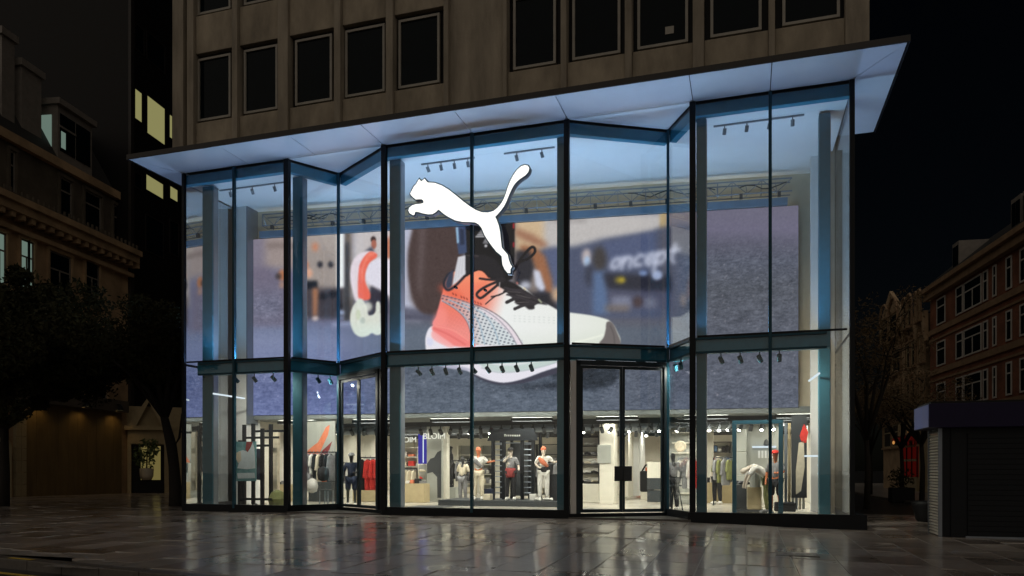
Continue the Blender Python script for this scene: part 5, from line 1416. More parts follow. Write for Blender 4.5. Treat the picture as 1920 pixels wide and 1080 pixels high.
# orange graphic on the bulkhead wall of the left recess
YG = 3.2
x0, x1 = X_at(562, YG), X_at(628, YG)
GR = thing('wall_graphic', 'dark wall graphic with a blurred orange arm in the left recess', 'wall graphic', ((x0 + x1) / 2, YG, 0))
z0, z1_ = Z_at(595, 868, YG), Z_at(595, 782, YG)
MB().box((x0 - x1) / 2, (x1 - x0) / 2, 0, .05, z0, min(3.1, z1_)).build('board', 'greywall', GR)
wv = (x1 - x0) / 2; zz = lambda p: z0 + (min(3.1, z1_) - z0) * p
MB().slab_xz([(-wv * .95, zz(.02)), (-wv * .5, zz(.32)), (wv * .05, zz(.5)), (wv * .5, zz(.86)), (wv * .72, zz(.92)), (wv * .62, zz(.68)), (wv * .2, zz(.30)), (wv * .0, zz(.04))], -.006, -.001).build('print_arm', 'fabric_orange', GR)
MB().slab_xz([(wv * .02, zz(.06)), (wv * .3, zz(.30)), (wv * .85, zz(.52)), (wv * .6, zz(.2)), (wv * .3, zz(.03))], -.006, -.001).build('print_arm', 'fabric_maroon', GR)

# -- recess right of the right doors
x = X_at(1262, 3.4)
mannequin('dark headed mannequin in camouflage top right of the right doors', (x, 3.4, 0), R(-150), 'skin_black', 'fabric_grey', 'fabric_black', None, 1.06, shoes='fabric_white')
ST = thing('stool', 'tall thin legged stool right of the right doors', 'stool', (X_at(1266, 2.6), 2.6, 0))
MB().lathe([(.2, .80), (.2, .84)], 12).build('seat', 'charcoal', ST)
for a in (0, 2.1, 4.2): MB().tube([(.1 * math.cos(a), .1 * math.sin(a), .80), (.24 * math.cos(a), .24 * math.sin(a), 0)], .018, 5).build('leg', 'black', ST)
xa, xb = X_at(1272, 4.4), X_at(1296, 4.4)
rail('pale clothes rail right of the right doors', xa, xb, 4.4, 1.7, 'steel_lt')
for k in range(4): garment('jacket', ('white hoodie on the pale rail', 'grey blue top on the pale rail', 'pale top on the pale rail', 'red top at the right end of the pale rail')[k], xa + .12 + k * .17, 4.4, 1.68, .42, 1.0, ('fabric_white', 'fabric_grey', 'fabric_white', 'fabric_red')[k], R(40), 'garments on the pale rail')
t = tag(MB().lathe([(.17, 0), (.21, .03), (.21, .07), (.17, .10)], 18).build('round_ornament', 'fabric_cream', None, smooth=False), 'round white ornament on the wall right of the right doors', 'ornament')
t.rotation_euler = (R(90), 0, 0); t.location = (X_at(1276, 6.3), 6.3, 2.15)
for k in range(7): tag(MB().box(X_at(1262, 8), X_at(1298, 8), 7.6, 7.75, .4 + k * .38, .44 + k * .38).build('wall_shelf', 'shopwall', None), (ORD + ('topmost',))[k].replace('topmost', 'sixth' if k == 5 else 'topmost') + ' pale wall shelf of the stack right of the right doors', 'shelf', 'stack of pale wall shelves')
bx('wall_panel', 'grey shop wall behind the stack of pale shelves', 'wall panel', X_at(1252, 8), X_at(1310, 8), 7.76, 7.9, 0, 3.1, 'greywall')

# -- right bay: blue portal, boards, mannequins
YB = .95
x0, x1 = X_at(1377, YB), X_at(1464, YB); ztp = Z_at(1420, 788, YB)
PT = thing('portal_frame', 'dark blue steel portal frame standing in the right bay', 'portal frame', ((x0 + x1) / 2, YB, 0))
hw = (x1 - x0) / 2
for s in (-1, 1): MB().box(s * hw - .06, s * hw + .06, -.06, .06, 0, ztp - .11).build('post', 'steel_dk', PT, bevel=.006)
MB().box(-hw - .06, hw + .06, -.06, .06, ztp - .108, ztp).build('lintel', 'steel_dk', PT, bevel=.006)
YW = 6.6
x0, x1 = X_at(1398, YW), X_at(1462, YW)
BD = thing('display_wall', 'dark display wall with a white bracket shelf behind the blue portal', 'display wall', ((x0 + x1) / 2, YW, 0))
hw = (x1 - x0) / 2
MB().box(-hw, hw, 0, .08, 0.9, 3.05).build('board', 'greywall', BD); MB().box(-hw, hw, -.01, .08, 0, .895).build('base', 'shopwall', BD)
MB().box(-.35, .45, -.22, -.001, 2.08, 2.14).build('shelf', 'tube', BD)
for k in range(5): MB().box(-.15 + k * .11, -.08 + k * .11, -.03, -.002, 1.72, 1.98).build('shelf_lettering', 'white', BD)
MB().lathe([(.05, 0), (.1, .05), (.06, .2), (.02, .24)], 8, (.12, -.12, 2.142)).build('shoe', 'charcoal', BD)
x0, x1 = X_at(1378, 6.2), X_at(1400, 6.2)
CB = thing('cabinet', 'tall pale panelled cabinet left of the dark display wall', 'cabinet', (x0, 6.2, 0))
for k in range(3): MB().box(0, x1 - x0, 0, .5, .3 + k * .82, 1.1 + k * .82).build('door', 'greywall', CB, bevel=.012)
MB().box(.02, x1 - x0 - .02, .02, .5, 0, .295).build('base', 'charcoal', CB)
bx('shoe_crate', 'dark crate of shoes on the floor inside the blue portal', 'crate', X_at(1379, 3.0), X_at(1400, 3.0), 2.8, 3.3, .12, .85, 'charcoal')
bx('display_block', 'pale display block beside the dark crate', 'block', X_at(1401, 2.9), X_at(1428, 2.9), 2.7, 3.3, .10, .78, 'cream')
bx('display_bench', 'low dark bench carrying the crate and the pale block', 'bench', X_at(1378, 2.8), X_at(1432, 2.8), 2.65, 3.4, .03, .095, 'charcoal')
for k in range(3): shoe(('left black shoe on the dark crate inside the blue portal', 'grey shoe on the dark crate inside the blue portal', 'right black shoe on the dark crate inside the blue portal')[k], (X_at(1384 + 6 * k, 3.0), 2.95, .855), R(80 + 15 * k), ('fabric_black', 'fabric_grey', 'fabric_black')[k], 'shoes on the dark crate')
bend = {'waist': (0, -.10, 1.10), 'chest': (0, -.32, 1.22), 'neck': (0, -.50, 1.22), 'head0': (0, -.57, 1.18), 'head1': (0, -.64, 1.14), 'head2': (0, -.71, 1.08),
        'shl': (.17, -.36, 1.28), 'shr': (-.17, -.36, 1.28), 'ell': (.2, -.52, 1.02), 'elr': (-.2, -.52, 1.02), 'wrl': (.18, -.60, .76), 'wrr': (-.18, -.60, .76), 'hal': (.17, -.62, .67), 'har': (-.17, -.62, .67), 'thl': (.14, -.63, .72), 'thr': (-.14, -.63, .72)}
mannequin('mannequin bending forward in white and olive jacket inside the blue portal', (X_at(1440, 2.3), 2.3, 0), R(-80), 'skin_pale', 'fabric_white', 'fabric_green', bend, 1.12, shoes='fabric_grey')
mannequin('mannequin in orange cap, patterned top and black shorts right of the mullion', (X_at(1454, 2.0), 2.0, 0), R(-20), 'skin_orange', 'fabric_grey', 'fabric_black', {'ell': (.26, -.08, 1.18), 'wrl': (.1, -.22, 1.15), 'hal': (.03, -.25, 1.15), 'thl': (.05, -.24, 1.19)}, 1.06, cap='fabric_red', shorts=True)
TW = thing('bin', 'grey waste bin beside the bending mannequin', 'bin', (X_at(1416, 2.75), 2.75, .78)); MB().lathe([(.15, 0), (.19, .5), (.2, .52)], 12).build('body', 'greywall', TW); MB().lathe([(.2, .521), (.19, .55)], 12).build('rim', 'steel_lt', TW)
bx('gym_bench', 'black gym bench at the foot of the orange capped mannequin', 'gym bench', X_at(1452, 1.5), X_at(1492, 1.5), 1.4, 1.9, .12, .38, 'fabric_black', bevel=.03)
for k in range(6):
    px = 1471 + k * 6.6; Y = 2.1 + k * .28
    tag(MB().box(X_at(px, Y), X_at(px + 5, Y), Y, Y + .08, .1, 2.7).build('mirror_strip', ('steel_lt', 'cream', 'greywall', 'steel_lt', 'fabric_cream', 'greywall')[k], None), NTH[k] + ' tall narrow strip from the left along the right wall of the bay', 'wall strip', 'narrow strips along the right wall')
YG = 1.9
x0, x1 = X_at(1484, YG), X_at(1513, YG)
RP = thing('wall_graphic', 'dark poster with a red haired runner at the right end of the bay', 'wall graphic', (x0, YG, 0))
MB().box(0, x1 - x0, .0, .03, .5, 2.9).build('board', 'charcoal', RP)
MB().slab_xz([(.22, 2.3), (.34, 2.65), (.46, 2.4), (.40, 2.1), (.28, 2.1)], -.006, -.001).build('print_hair', 'fabric_red', RP)
MB().slab_xz([(.12, 1.3), (.2, 2.1), (.34, 2.15), (.36, 1.4), (.26, .7), (.12, .6)], -.006, -.001).build('print_body', 'fabric_cream', RP)
for k, py in enumerate((855, 872, 888)):
    a, b = X_at(1508, 1.4), X_at(1547, 1.4)
    tag(MB().box(a + (.0 if k == 0 else .35), b, 1.38, 1.42, Z_at(1528, py, 1.4) - .025, Z_at(1528, py, 1.4) + .025).build('light_bar', 'tube', None), ('longest, topmost of three white light bars at the right end of the shopfront', 'middle of three white light bars at the right end of the shopfront', 'lowest of three white light bars at the right end of the shopfront')[k], 'light bar')
a = (X_at(400, .28), .28, Z_at(400, 738, .28)); b = (X_at(458, 1.6), 1.6, Z_at(458, 747, 1.6))
tag(MB().tube([a, b], .03, 8).build('reflection_tube', 'tube', None), 'slanting glowing tube standing in for a reflection at the left end of the shopfront', 'reflection')  # glowing tube in place of a reflection in the glass
a = (X_at(1517, 1.2), 1.2, Z_at(1517, 714, 1.2)); b = (X_at(1536, .5), .5, Z_at(1536, 700, .5))
tag(MB().tube([a, b], .03, 8).build('reflection_tube', 'tube', None), 'short slanting glowing tube standing in for a reflection at the right end of the shopfront', 'reflection')  # second reflection built as a glowing tube

# ================================================================ THE STREET AROUND IT
def facade(name, label, cat_, p0, p1):
    """an Empty at p0, local x runs along the street front to p1, local y goes into the block"""
    rz = math.atan2(p1[1] - p0[1], p1[0] - p0[0])
    return thing(name, label, cat_, (p0[0], p0[1], 0), rz)
def win(par, x0, x1, z0, z1, lit=None, frame='whitetrim', depth=.10, sash=True, sill='stoneband', mull=False, fw=.09, sgn=1):
    """window set in a stone surround; sgn = +1 if the street lies on the local -y side"""
    y = lambda a, b: (min(a * sgn, b * sgn), max(a * sgn, b * sgn))
    mb = MB()
    for (a, b, c, d) in ((x0, x0 + fw, z0, z1), (x1 - fw, x1, z0, z1), (x0 + fw, x1 - fw, z0, z0 + fw), (x0 + fw, x1 - fw, z1 - fw, z1)):
        mb.box(a, b, *y(-.06, -.002), c, d)
    if sash: mb.box(x0 + fw, x1 - fw, *y(-.055, -.004), z0 + (z1 - z0) * .64, z0 + (z1 - z0) * .64 + .09)
    if mull: mb.box((x0 + x1) / 2 - .045, (x0 + x1) / 2 + .045, *y(-.052, -.005), z0 + fw, z0 + (z1 - z0) * .64)
    f = mb.build('window', frame, par)
    MB().box(x0 + fw, x1 - fw, *y(-.024, -.003), z0 + fw, z1 - fw).build('pane', lit or 'darkglass', f)
    if sill:
        mb = MB(); mb.box(x0 - .12, x1 + .12, *y(-.26, -.002), z0 - .16, z0 - .002); mb.box(x0 - .14, x0 - .002, *y(-.16, -.002), z0, z1); mb.box(x1 + .002, x1 + .14, *y(-.16, -.002), z0, z1); mb.box(x0 - .14, x1 + .14, *y(-.18, -.002), z1 + .002, z1 + .2)
        mb.build('surround', sill, f)
    return f

# ---------------- left: sooty stone building
p0, p1 = (-35.6, -4.0), (-39.4, 19.0)
LB = facade('stone_building', 'old sandstone building with mansard roof and lit upper windows at far left', 'building', p0, p1)
LEN = math.hypot(p1[0] - p0[0], p1[1] - p0[1])
def lp(px, py): return on_line(px, py, p0, p1)
CO = 15.9
MB().box(0, LEN, .0, 12, -1, CO).build('wall', 'stone', LB)
# the street side is local -y here only if normal points to +X; direction p0->p1 runs +Y so local y axis points to -X (into the block)
mb = MB(); mb.box(-.1, LEN + .15, -.75, -.002, CO - .9, CO - .45); mb.box(-.1, LEN + .15, -.95, -.002, CO - .447, CO - .1); mb.box(-.1, LEN + .15, -.35, -.002, CO - 1.8, CO - 1.55); mb.build('cornice', 'stone', LB)
mb = MB()
for k in range(34): mb.box(.2 + k * .7, .45 + k * .7, -.68, -.003, CO - 1.2, CO - .903)
mb.build('dentil_course', 'stone', LB)
# balustrade-like cresting
mb = MB()
for k in range(60): mb.box(.1 + k * .39, .2 + k * .39, -.80, -.70, CO - .098, CO + .25)
tag(mb.build('cresting', 'stone_dk', LB), kind='stuff')
lits = [((-14, 9), (430, 536), 'litcool', True), ((36, 61), (446, 546), 'litcool', True), ((90, 131), (468, 570), None, True), ((158, 184), (486, 580), None, True)]
for (a, b), (ya, yb), lt, mu in lits:
    t0, zt0 = lp(a, ya); t1, _ = lp(b, ya); _, zb0 = lp(a, yb)
    w_ = win(LB, min(t0, t1), max(t0, t1), zb0 + .2, zt0, lt, 'trim', mull=mu, sill='stone')
for k in range(6):                                      # floor below, mostly behind the trees
    win(LB, 1.2 + k * 3.7, 2.6 + k * 3.7, 5.4, 7.8, None, 'trim', mull=True, sill='stone')
# attic storey set on the cornice
MB().box(0, LEN, .9, 12, CO, CO + 4.0).build('attic_wall', 'stone_dk', LB)
MB().box(-.1, LEN + .1, .55, .898, CO + 3.4, CO + 3.9).build('attic_cornice', 'stone', LB)
for (a, b), (ya, yb) in (((16, 27), (300, 340)), ((113, 136), (330, 392)), ((160, 192), (350, 410)), ((215, 233), (352, 410))):
    t0, zt0 = lp(a, ya); t1, _ = lp(b, ya)
    f = win(LB, t0 + 1.0, t1 + 1.0, CO + .7, CO + 3.0, None, 'trim', sill='stone_dk'); f.location = (0, .898, 0)
mb = MB()
mb.add([(0, 1.0, CO + 4.0), (LEN, 1.0, CO + 4.0), (LEN, 3.4, CO + 8.2), (0, 3.4, CO + 8.2), (0, 12, CO + 8.4), (LEN, 12, CO + 8.4), (0, 12, CO + 4), (LEN, 12, CO + 4)], [(0, 1, 2, 3), (3, 2, 5, 4), (0, 3, 4, 6), (1, 7, 5, 2), (4, 5, 7, 6)])
roof = mb.build('mansard_roof', 'slate', LB)
def dormer(t, w, z0, z1, lit=False):
    d = MB().box(t, t + w, 1.1, 3.0, z0, z1).build('dormer', 'trim', LB)
    MB().box(t - .18, t + w + .18, .85, 3.1, z1 + .002, z1 + .35).build('dormer_cornice', 'trim', d)
    for k in range(2):
        a = t + .18 + k * (w - .25) / 2
        MB().box(a, a + (w - .5) / 2, 1.06, 1.098, z0 + .5, z1 - .45).build('pane', 'darkglass', d)
        if lit and k == 0: MB().box(a + .05, a + .42, 1.045, 1.058, z0 + .7, z0 + 1.7).build('lamp_glow', 'litcool', d); MB().box(a - .08, a + (w - .5) / 2 + .08, 1.03, 1.097, z0 + 1.9, z0 + 2.02).build('glazing_bar', 'trim', d)
    if lit: MB().box(t - .04, t - .002, 1.5, 2.6, z0 + .5, z1 - .6).build('pane', 'litcool', d)
t, z = lp(146, 290); dormer(t - .3, 3.0, CO + 4.2, CO + 7.4, True)
for (px, w, h) in ((52, .9, 9.6), (88, 1.5, 8.6)):
    t, z = lp(px, 200)
    ch = MB().box(t, t + w, 1.6, 3.2, CO + 4, CO + h).build('chimney', 'trim', LB)
    MB().box(t - .15, t + w + .15, 1.45, 3.35, CO + h + .002, CO + h + .4).build('chimney_cap', 'trim', ch)
for tpos in (6.2, 14.6): MB().tube([(tpos, -.12, zt_pipe) for zt_pipe in (5.9, 14.0)], .07, 6).build('drain_pipe', 'lead', LB)
# ground floor: boarded timber front, tiled pier, arched doorway glow
th, _ = lp(225, 880); tt_, _ = lp(44, 880); t44, _ = lp(24, 880)
zt_ = 5.0
nb = 10
for k in range(nb):
    a, b = tt_ + (th - tt_) * k / nb, tt_ + (th - tt_) * (k + 1) / nb
    MB().box(a + .01, b - .01, -.12 - .008 * (k % 2), -.003, -.9, zt_).build('board', 'hoard', LB)
for k in range(9):
    for q in range(2):
        a = t44 + (tt_ - t44) * q / 2; b = t44 + (tt_ - t44) * (q + 1) / 2
        MB().box(a + .012, b - .012, -.20, -.003, -.8 + k * .65, -.8 + (k + 1) * .65 - .02).build('tile', 'tile', LB)
MB().box(2, th + .2, -.5, -.22, zt_ + .01, zt_ + .75).build('shop_fascia', 'stone_dk', LB)
for k, tpos in enumerate((tt_ + .8, (tt_ + th) / 2, th - 1.0)):
    mb = MB(); mb.box(tpos - .04, tpos + .04, -.75, -.503, zt_ + .40, zt_ + .46); h_ = mb.build('lamp_arm', 'black', LB)
    MB().lathe([(.03, -.02), (.10, -.08), (.20, -.36), (.19, -.36), (.09, -.09)], 10, (tpos, -.75, zt_ + .44)).build('lamp_shade', 'black', h_)
    MB().lathe([(.02, -.26), (.07, -.20), (.05, -.172)], 8, (tpos, -.75, zt_ + .44)).build('bulb', 'bulb', h_)
ta, _ = lp(-25, 880)
MB().box(ta, t44 - .3, -.03, -.003, -.7, 3.9).build('doorway', 'lead', LB)
mb = MB()
tc_ = (ta + t44) / 2; rr = (t44 - ta) / 2 - .35
mb.tube([(tc_ + rr * math.cos(a), -.14, 2.4 + rr * math.sin(a)) for a in np.linspace(math.pi, 0, 12)], .10, 6); mb.tube([(tc_ + rr, -.14, 2.4), (tc_ + rr, -.14, -.7)], .10, 6)
mb.build('arch_trim', 'tile', LB)

# ---------------- left: dark modern block behind it
q0, q1 = (-39.4, 19.02), (-42.4, 38.0)
DB = facade('office_block', 'tall dark modern office block with a few yellow lit windows', 'building', q0, q1)
DL = math.hypot(q1[0] - q0[0], q1[1] - q0[1])
MB().box(0, DL, 0, 14, -1, 36).build('wall', 'lead', DB)
def dp(px, py): return on_line(px, py, q0, q1)
for (a, b, ya, yb, lt) in ((251, 266, 163, 222, 1), (274, 309, 176, 250, 1), (316, 323, 212, 258, 1), (272, 306, 324, 356, 1), (317, 333, 346, 372, 1), (251, 266, 320, 350, 0), (274, 309, 56, 110, 0), (251, 270, 40, 90, 0), (272, 306, 400, 470, 0), (317, 335, 410, 475, 0)):
    t0, z1_ = dp(a, ya); t1, _ = dp(b, ya); _, z0 = dp(a, yb)
    win(DB, t0, t1, z0, z1_, 'litwarm' if lt else None, 'fascia' if lt else 'fascia', sash=False, sill=None, fw=.07)
MB().box(.0, .35, -.2, -.002, 0, 36).build('fin', 'fascia', DB)

# ---------------- left: small pedimented shop front with a potted plant
s = 1.42 * F / (917 - HZ)
r0, r1 = ray(236, HZ), ray(352, HZ)
fa, fb = (r0[0] * s * .97, CY + r0[1] * s * .97), (r1[0] * s, CY + r1[1] * s)
PF = facade('pavilion_shop', 'small cream shop front with pediment beside the tree trunk', 'shop front', fa, fb)
PL = math.hypot(fb[0] - fa[0], fb[1] - fa[1])
def pf(px, py): return on_line(px, py, fa, fb)
def pfr(pa, pb, ya, yb): 
    t0, z1_ = pf(pa, ya); t1, _ = pf(pb, ya); _, z0 = pf(pa, yb); return t0, t1, z0, z1_
t0, t1, z0, z1_ = pfr(240, 318, 806, 832)
gz = g(*fa) - .1
MB().box(0, PL + 1, .25, 6, gz - .3, z1_ + 1.6).build('wall', 'cream', PF)
MB().box(t0, t1, -.05, .248, z0, z1_).build('fascia_board', 'cream', PF)
MB().box(t0 - .2, t1 + .2, -.30, .248, z1_ + .002, z1_ + .28).build('cornice', 'cream', PF)
mb = MB(); c = (t0 + t1) / 2; h = z1_ + .285
for s1 in (-1, 1): mb.slab_xz([(c + s1 * (t1 - t0) / 2, h), (c + s1 * ((t1 - t0) / 2 - .5), h), (c, h + 1.6), (c, h + 2.0)], -.25, .0)
mb.build('pediment', 'cream', PF)
a0, a1, b0, b1 = pfr(246, 308, 834, 902)
MB().box(t0, a0, -.04, .248, gz - .2, z0 - .003).build('pilaster', 'cream', PF); MB().box(a1, t1, -.04, .248, gz - .2, z0 - .003).build('pilaster', 'cream', PF)
w0, w1, v0, v1 = pfr(264, 301, 836, 900)
MB().box(a0, a1, .20, .246, gz, b1).build('doorway', 'lead', PF)
MB().box(w0, w1, .14, .199, v0, v1).build('display_window', 'litshop', PF)
MB().box(w0 - .1, a1, -.1, .138, gz - .1, v0).build('stall_riser', 'lead', PF)
c0, zc = pf(275, 900); wp = Vector((fa[0], fa[1], 0)) ; ux, uy = (fb[0] - fa[0]) / PL, (fb[1] - fa[1]) / PL
PPOS = (fa[0] + ux * c0 + uy * .05, fa[1] + uy * c0 - ux * .05, v0 + .002)
PLN = thing('potted_plant', 'bushy green plant in a white pot in the shop window at left', 'potted plant', PPOS)
MB().lathe([(.30, 0), (.42, .25), (.45, .75), (.42, .78)], 14).build('pot', 'pot', PLN, smooth=True)
def leaves(mb, c, rad, n, size, flat=1.0):
    for _ in range(n):
        d = Vector(rng.normal(0, 1, 3)); d.normalize(); d *= rad * rng.random() ** .4
        p = Vector(c) + Vector((d.x, d.y, d.z * flat))
        a = Vector(rng.normal(0, 1, 3)).normalized(); b = a.orthogonal().normalized()
        sz = size * rng.uniform(.6, 1.3)
        mb.add([tuple(p - a * sz), tuple(p + b * sz * .4), tuple(p + a * sz), tuple(p - b * sz * .4)], [(0, 1, 2, 3)])
mb = MB(); leaves(mb, (0, -.1, 1.7), .75, 230, .17, 1.35); leaves(mb, (.5, -.1, 2.2), .5, 90, .16, 1.3); mb.build('foliage', 'houseplant', PLN)
MB().tube([(0, 0, .7), (.05, 0, 1.9), (.3, -.05, 2.4)], [.05, .04, .02], 6).build('stem', 'bark', PLN)
# pale wall beyond, right of the pavilion
tag(MB().box(-24.6, -23.6, 24, 30, -1, 8).build('gable_wall', 'cream', None), 'strip of pale brown gable wall behind the tree trunk', 'wall')

# ---------------- trees
def tree(label, loc, trunk, limbs, clumps, leafmat, leaf=.16, n=520, group=None):
    t = thing('tree', label, 'tree', loc, 0, group)
    mb = MB(); mb.tube(trunk[0], trunk[1], 9); mb.build('trunk', 'bark', t, smooth=True)
    mb = MB()
    for pts, rr in limbs: mb.tube(pts, rr, 5)
    if limbs: mb.build('limb', 'bark', t, smooth=True)
    mb = MB()
    for c, r_, k in clumps: leaves(mb, c, r_, int(n * k), leaf, .8)
    mb.build('crown', leafmat, t)
    return t
def mk_limbs(origin, n, spread, h, r0=.09, seed=0, twigs=3, up=.5):
    rr = np.random.default_rng(seed); out = []; tips = []
    for i in range(n):
        a = 2 * math.pi * (i + rr.uniform(0, .6)) / n
        L_ = spread * rr.uniform(.6, 1.0); zt = h * rr.uniform(.5, 1.0)
        p0 = Vector(origin); p3 = p0 + Vector((math.cos(a) * L_, math.sin(a) * L_, zt))
        p1 = p0.lerp(p3, .35) + Vector((rr.normal(0, .15), rr.normal(0, .15), up * .5)); p2 = p0.lerp(p3, .7) + Vector((rr.normal(0, .2), rr.normal(0, .2), up * .4))
        out.append(([p0, p1, p2, p3], [r0, r0 * .7, r0 * .42, r0 * .15])); tips.append(p3); tips.append(p2)
        for k in range(twigs):
            b = p1.lerp(p3, rr.uniform(.1, .9)); e = b + Vector((rr.normal(0, .7), rr.normal(0, .7), rr.uniform(-.1, .9)))
            out.append(([b, b.lerp(e, .5) + Vector((0, 0, .1)), e], [r0 * .3, r0 * .2, r0 * .07])); tips.append(e)
    return out, tips
tx, ty = X_at(327, 3.0), 3.0
lb, tips = mk_limbs((-.55, .1, 3.5), 9, 3.4, 4.4, .13, 3, 5)
def clumps(c, rx, ry, rz_, n, k=.4):
    out_ = []
    for _ in range(n):
        d = Vector(rng.normal(0, 1, 3)).normalized() * rng.uniform(.25, 1.08)
        out_.append(((c[0] + d.x * rx, c[1] + d.y * ry, c[2] + d.z * rz_), rng.uniform(.35, .95), k * rng.uniform(.5, 1.3)))
    return out_
cl = [((p.x, p.y, p.z), .7, .4) for p in tips if rng.random() < .7] + clumps((-2.2, .2, 5.9), 4.0, 2.4, 2.0, 34)
lb += [([(-.1, 0, 2.2), (.28, -.05, 2.7), (.35, 0, 3.6), (.7, 0, 4.6)], [.06, .05, .03, .012]), ([(.3, 0, 2.9), (.6, .1, 3.3), (.55, .1, 4.0)], [.03, .02, .008])]
tree('leaning dark tree with a thick trunk at the left corner of the shop', (tx, ty, g(tx, ty)), ([(.10, 0, -.2), (.06, 0, .5), (-.02, 0, 1.6), (-.15, 0, 2.4), (-.40, .05, 3.1), (-.62, .1, 3.7)], [.30, .24, .20, .20, .17, .14]), lb, cl, 'leaf', .085, 1000)
for k, (px, Y, h, lab) in enumerate(((8, 0.5, 6.0, 'dark bushy tree at the left edge of the plaza'), (-95, -3, 5.6, 'dark bushy tree beyond the left edge of the plaza'))):
    x = X_at(px, Y); lb, tips = mk_limbs((0, 0, 3.0), 8, 3.6, 4.0, .12, 20 + k, 5)
    cl = [((p.x, p.y, p.z + .5), 1.0, .8) for p in tips if rng.random() < .8] + clumps((1.6, 0, h), 4.2, 2.4, 2.3, 46, .5)
    tree(lab, (x, Y, g(x, Y)), ([(0, 0, -.2), (.05, 0, 1.4), (0, 0, 3.1)], [.2, .16, .13]), lb, cl, 'leaf', .10, 900)

# ---------------- right: brick building
b0, b1 = (18.6, 12.0), (14.55, 48.7)
RB = facade('brick_building', 'four storey red brick building with stone bands and white sash windows at right', 'building', b1, b0)
# here local x runs from the far corner towards the viewer; local -y faces the street
BL = math.hypot(b1[0] - b0[0], b1[1] - b0[1])
def bp(px, py): return on_line(px, py, b1, b0)
_, ztop = bp(1744, 545)
gzr = -1.2
MB().box(0, BL, .02, 14, gzr, ztop).build('wall', 'brick', RB)
_, s1z = bp(1744, 622); _, s2z = bp(1744, 697); _, s3z = bp(1744, 776)
for z in (s1z, s2z, s3z):
    MB().box(-.1, BL, -.14, .018, z - .42, z).build('string_course', 'stoneband', RB)
    MB().box(-.05, BL, -.08, .018, z - .95, z - .80).build('string_course', 'stoneband', RB)
MB().box(-.3, BL, -.75, .018, ztop - .35, ztop).build('eaves', 'stoneband', RB); MB().box(-.25, BL, -.45, .018, ztop - .9, ztop - .353).build('eaves_frieze', 'stoneband', RB)
mb = MB(); mb.add([(-.2, -.7, ztop + .002), (BL, -.7, ztop + .002), (BL, 3.2, ztop + 3.2), (-.2, 3.2, ztop + 3.2), (-.2, 14, ztop + 3.2), (BL, 14, ztop + 3.2)], [(0, 1, 2, 3), (3, 2, 5, 4)]); mb.build('roof', 'slate', RB)
cols_ = [(1757, 1773, 0), (1793, 1806, 0), (1808, 1841, 1), (1844, 1853, 0), (1862, 1869, 0), (1887, 1898, 0), (1913, 1924, 0)]
fl = [(ztop - 1.0, s1z + .18), (s1z - 1.05, s2z + .18), (s2z - 1.05, s3z + .18), (s3z - 1.05, s3z - 3.2)]
for (a, b, mu) in cols_:
    t0, _ = bp(a, 700); t1, _ = bp(b, 700)
    for (zt0, zb0) in fl: win(RB, t0, t1, zb0, zt0 - .12, None, 'whitetrim', mull=bool(mu), sill=None, fw=.11)
tx_ = bp(1924, 700)[0] + 2.2
while tx_ < BL - 2:
    for (zt0, zb0) in fl: win(RB, tx_, tx_ + 1.2, zb0, zt0 - .12, None, 'whitetrim', sill=None, fw=.11)
    tx_ += 2.6
for (a, b) in ((1778, 1784), (1886, 1896), (1908, 1922)):
    t0, _ = bp(a, 480); t1, _ = bp(b, 480)
    d = MB().box(t0, t1 + .6, .3, 2.6, ztop + .4, ztop + 2.6).build('dormer', 'trim', RB); 
    for k in range(2): MB().box(t0 + .15 + k * (t1 - t0 + .4) / 2, t0 + .0 + (k + 1) * (t1 - t0 + .5) / 2, .26, .298, ztop + .8, ztop + 2.3).build('pane', 'darkglass', d)
MB().box(0, BL, -.25, -.02, s3z - 3.5, s3z - 3.25).build('shop_cornice', 'stoneband', RB)

# ---------------- right: ornate stone building with gable, farther down the street
o0, o1 = (14.3, 50.0), (12.6, 76.0)
OB = facade('gabled_building', 'ornate stone building with arched windows and a gable down the side street', 'building', o1, o0)
OL = math.hypot(o1[0] - o0[0], o1[1] - o0[1])
def op(px, py): return on_line(px, py, o1, o0)
tA, zA = op(1657, 605); tB, zB = op(1700, 605)
MB().box(tA - .2, OL, .02, 12, -1.4, 14.5).build('wall', 'stone_lt', OB)
for k, (pa, pb, py) in enumerate(((1656, 1694, 545), (1698, 1722, 585), (1722, 1740, 590))):
    ta, _ = op(pa, 600); tb, _ = op(pb, 600); _, zp = op((pa + pb) / 2, py)
    gb = MB().slab_xz([(ta, 14.5), (tb, 14.5), (tb, zp - 2.4), ((ta + tb) / 2, zp), (ta, zp - 2.4)], -.3, .018).build('gable', 'stone_lt', OB)
    for r in range(4):
        nW = 2
        for q in range(nW):
            a = ta + .5 + q * (tb - ta - .8) / nW; w_ = (tb - ta - 1.6) / nW; zz0 = 3.4 + r * 3.5
            w2 = win(OB, a, a + w_, zz0, zz0 + 2.2, None, 'tile', sill='stoneband', fw=.14); w2.location = (0, -.302, 0) if zz0 + 2.2 > 14.5 else (0, 0, 0)
            MB().tube([(a + w_ / 2 + (w_ / 2 + .1) * math.cos(v), -.12, zz0 + 2.25 + (w_ / 2) * math.sin(v)) for v in np.linspace(math.pi, 0, 8)], .12, 5).build('arch', 'stoneband', w2)
mb = MB(); mb.add([(tA - .2, .3, 14.5), (OL, .3, 14.5), (OL, 5, 18), (tA - .2, 5, 18)], [(0, 1, 2, 3)]); mb.build('roof', 'slate', OB)
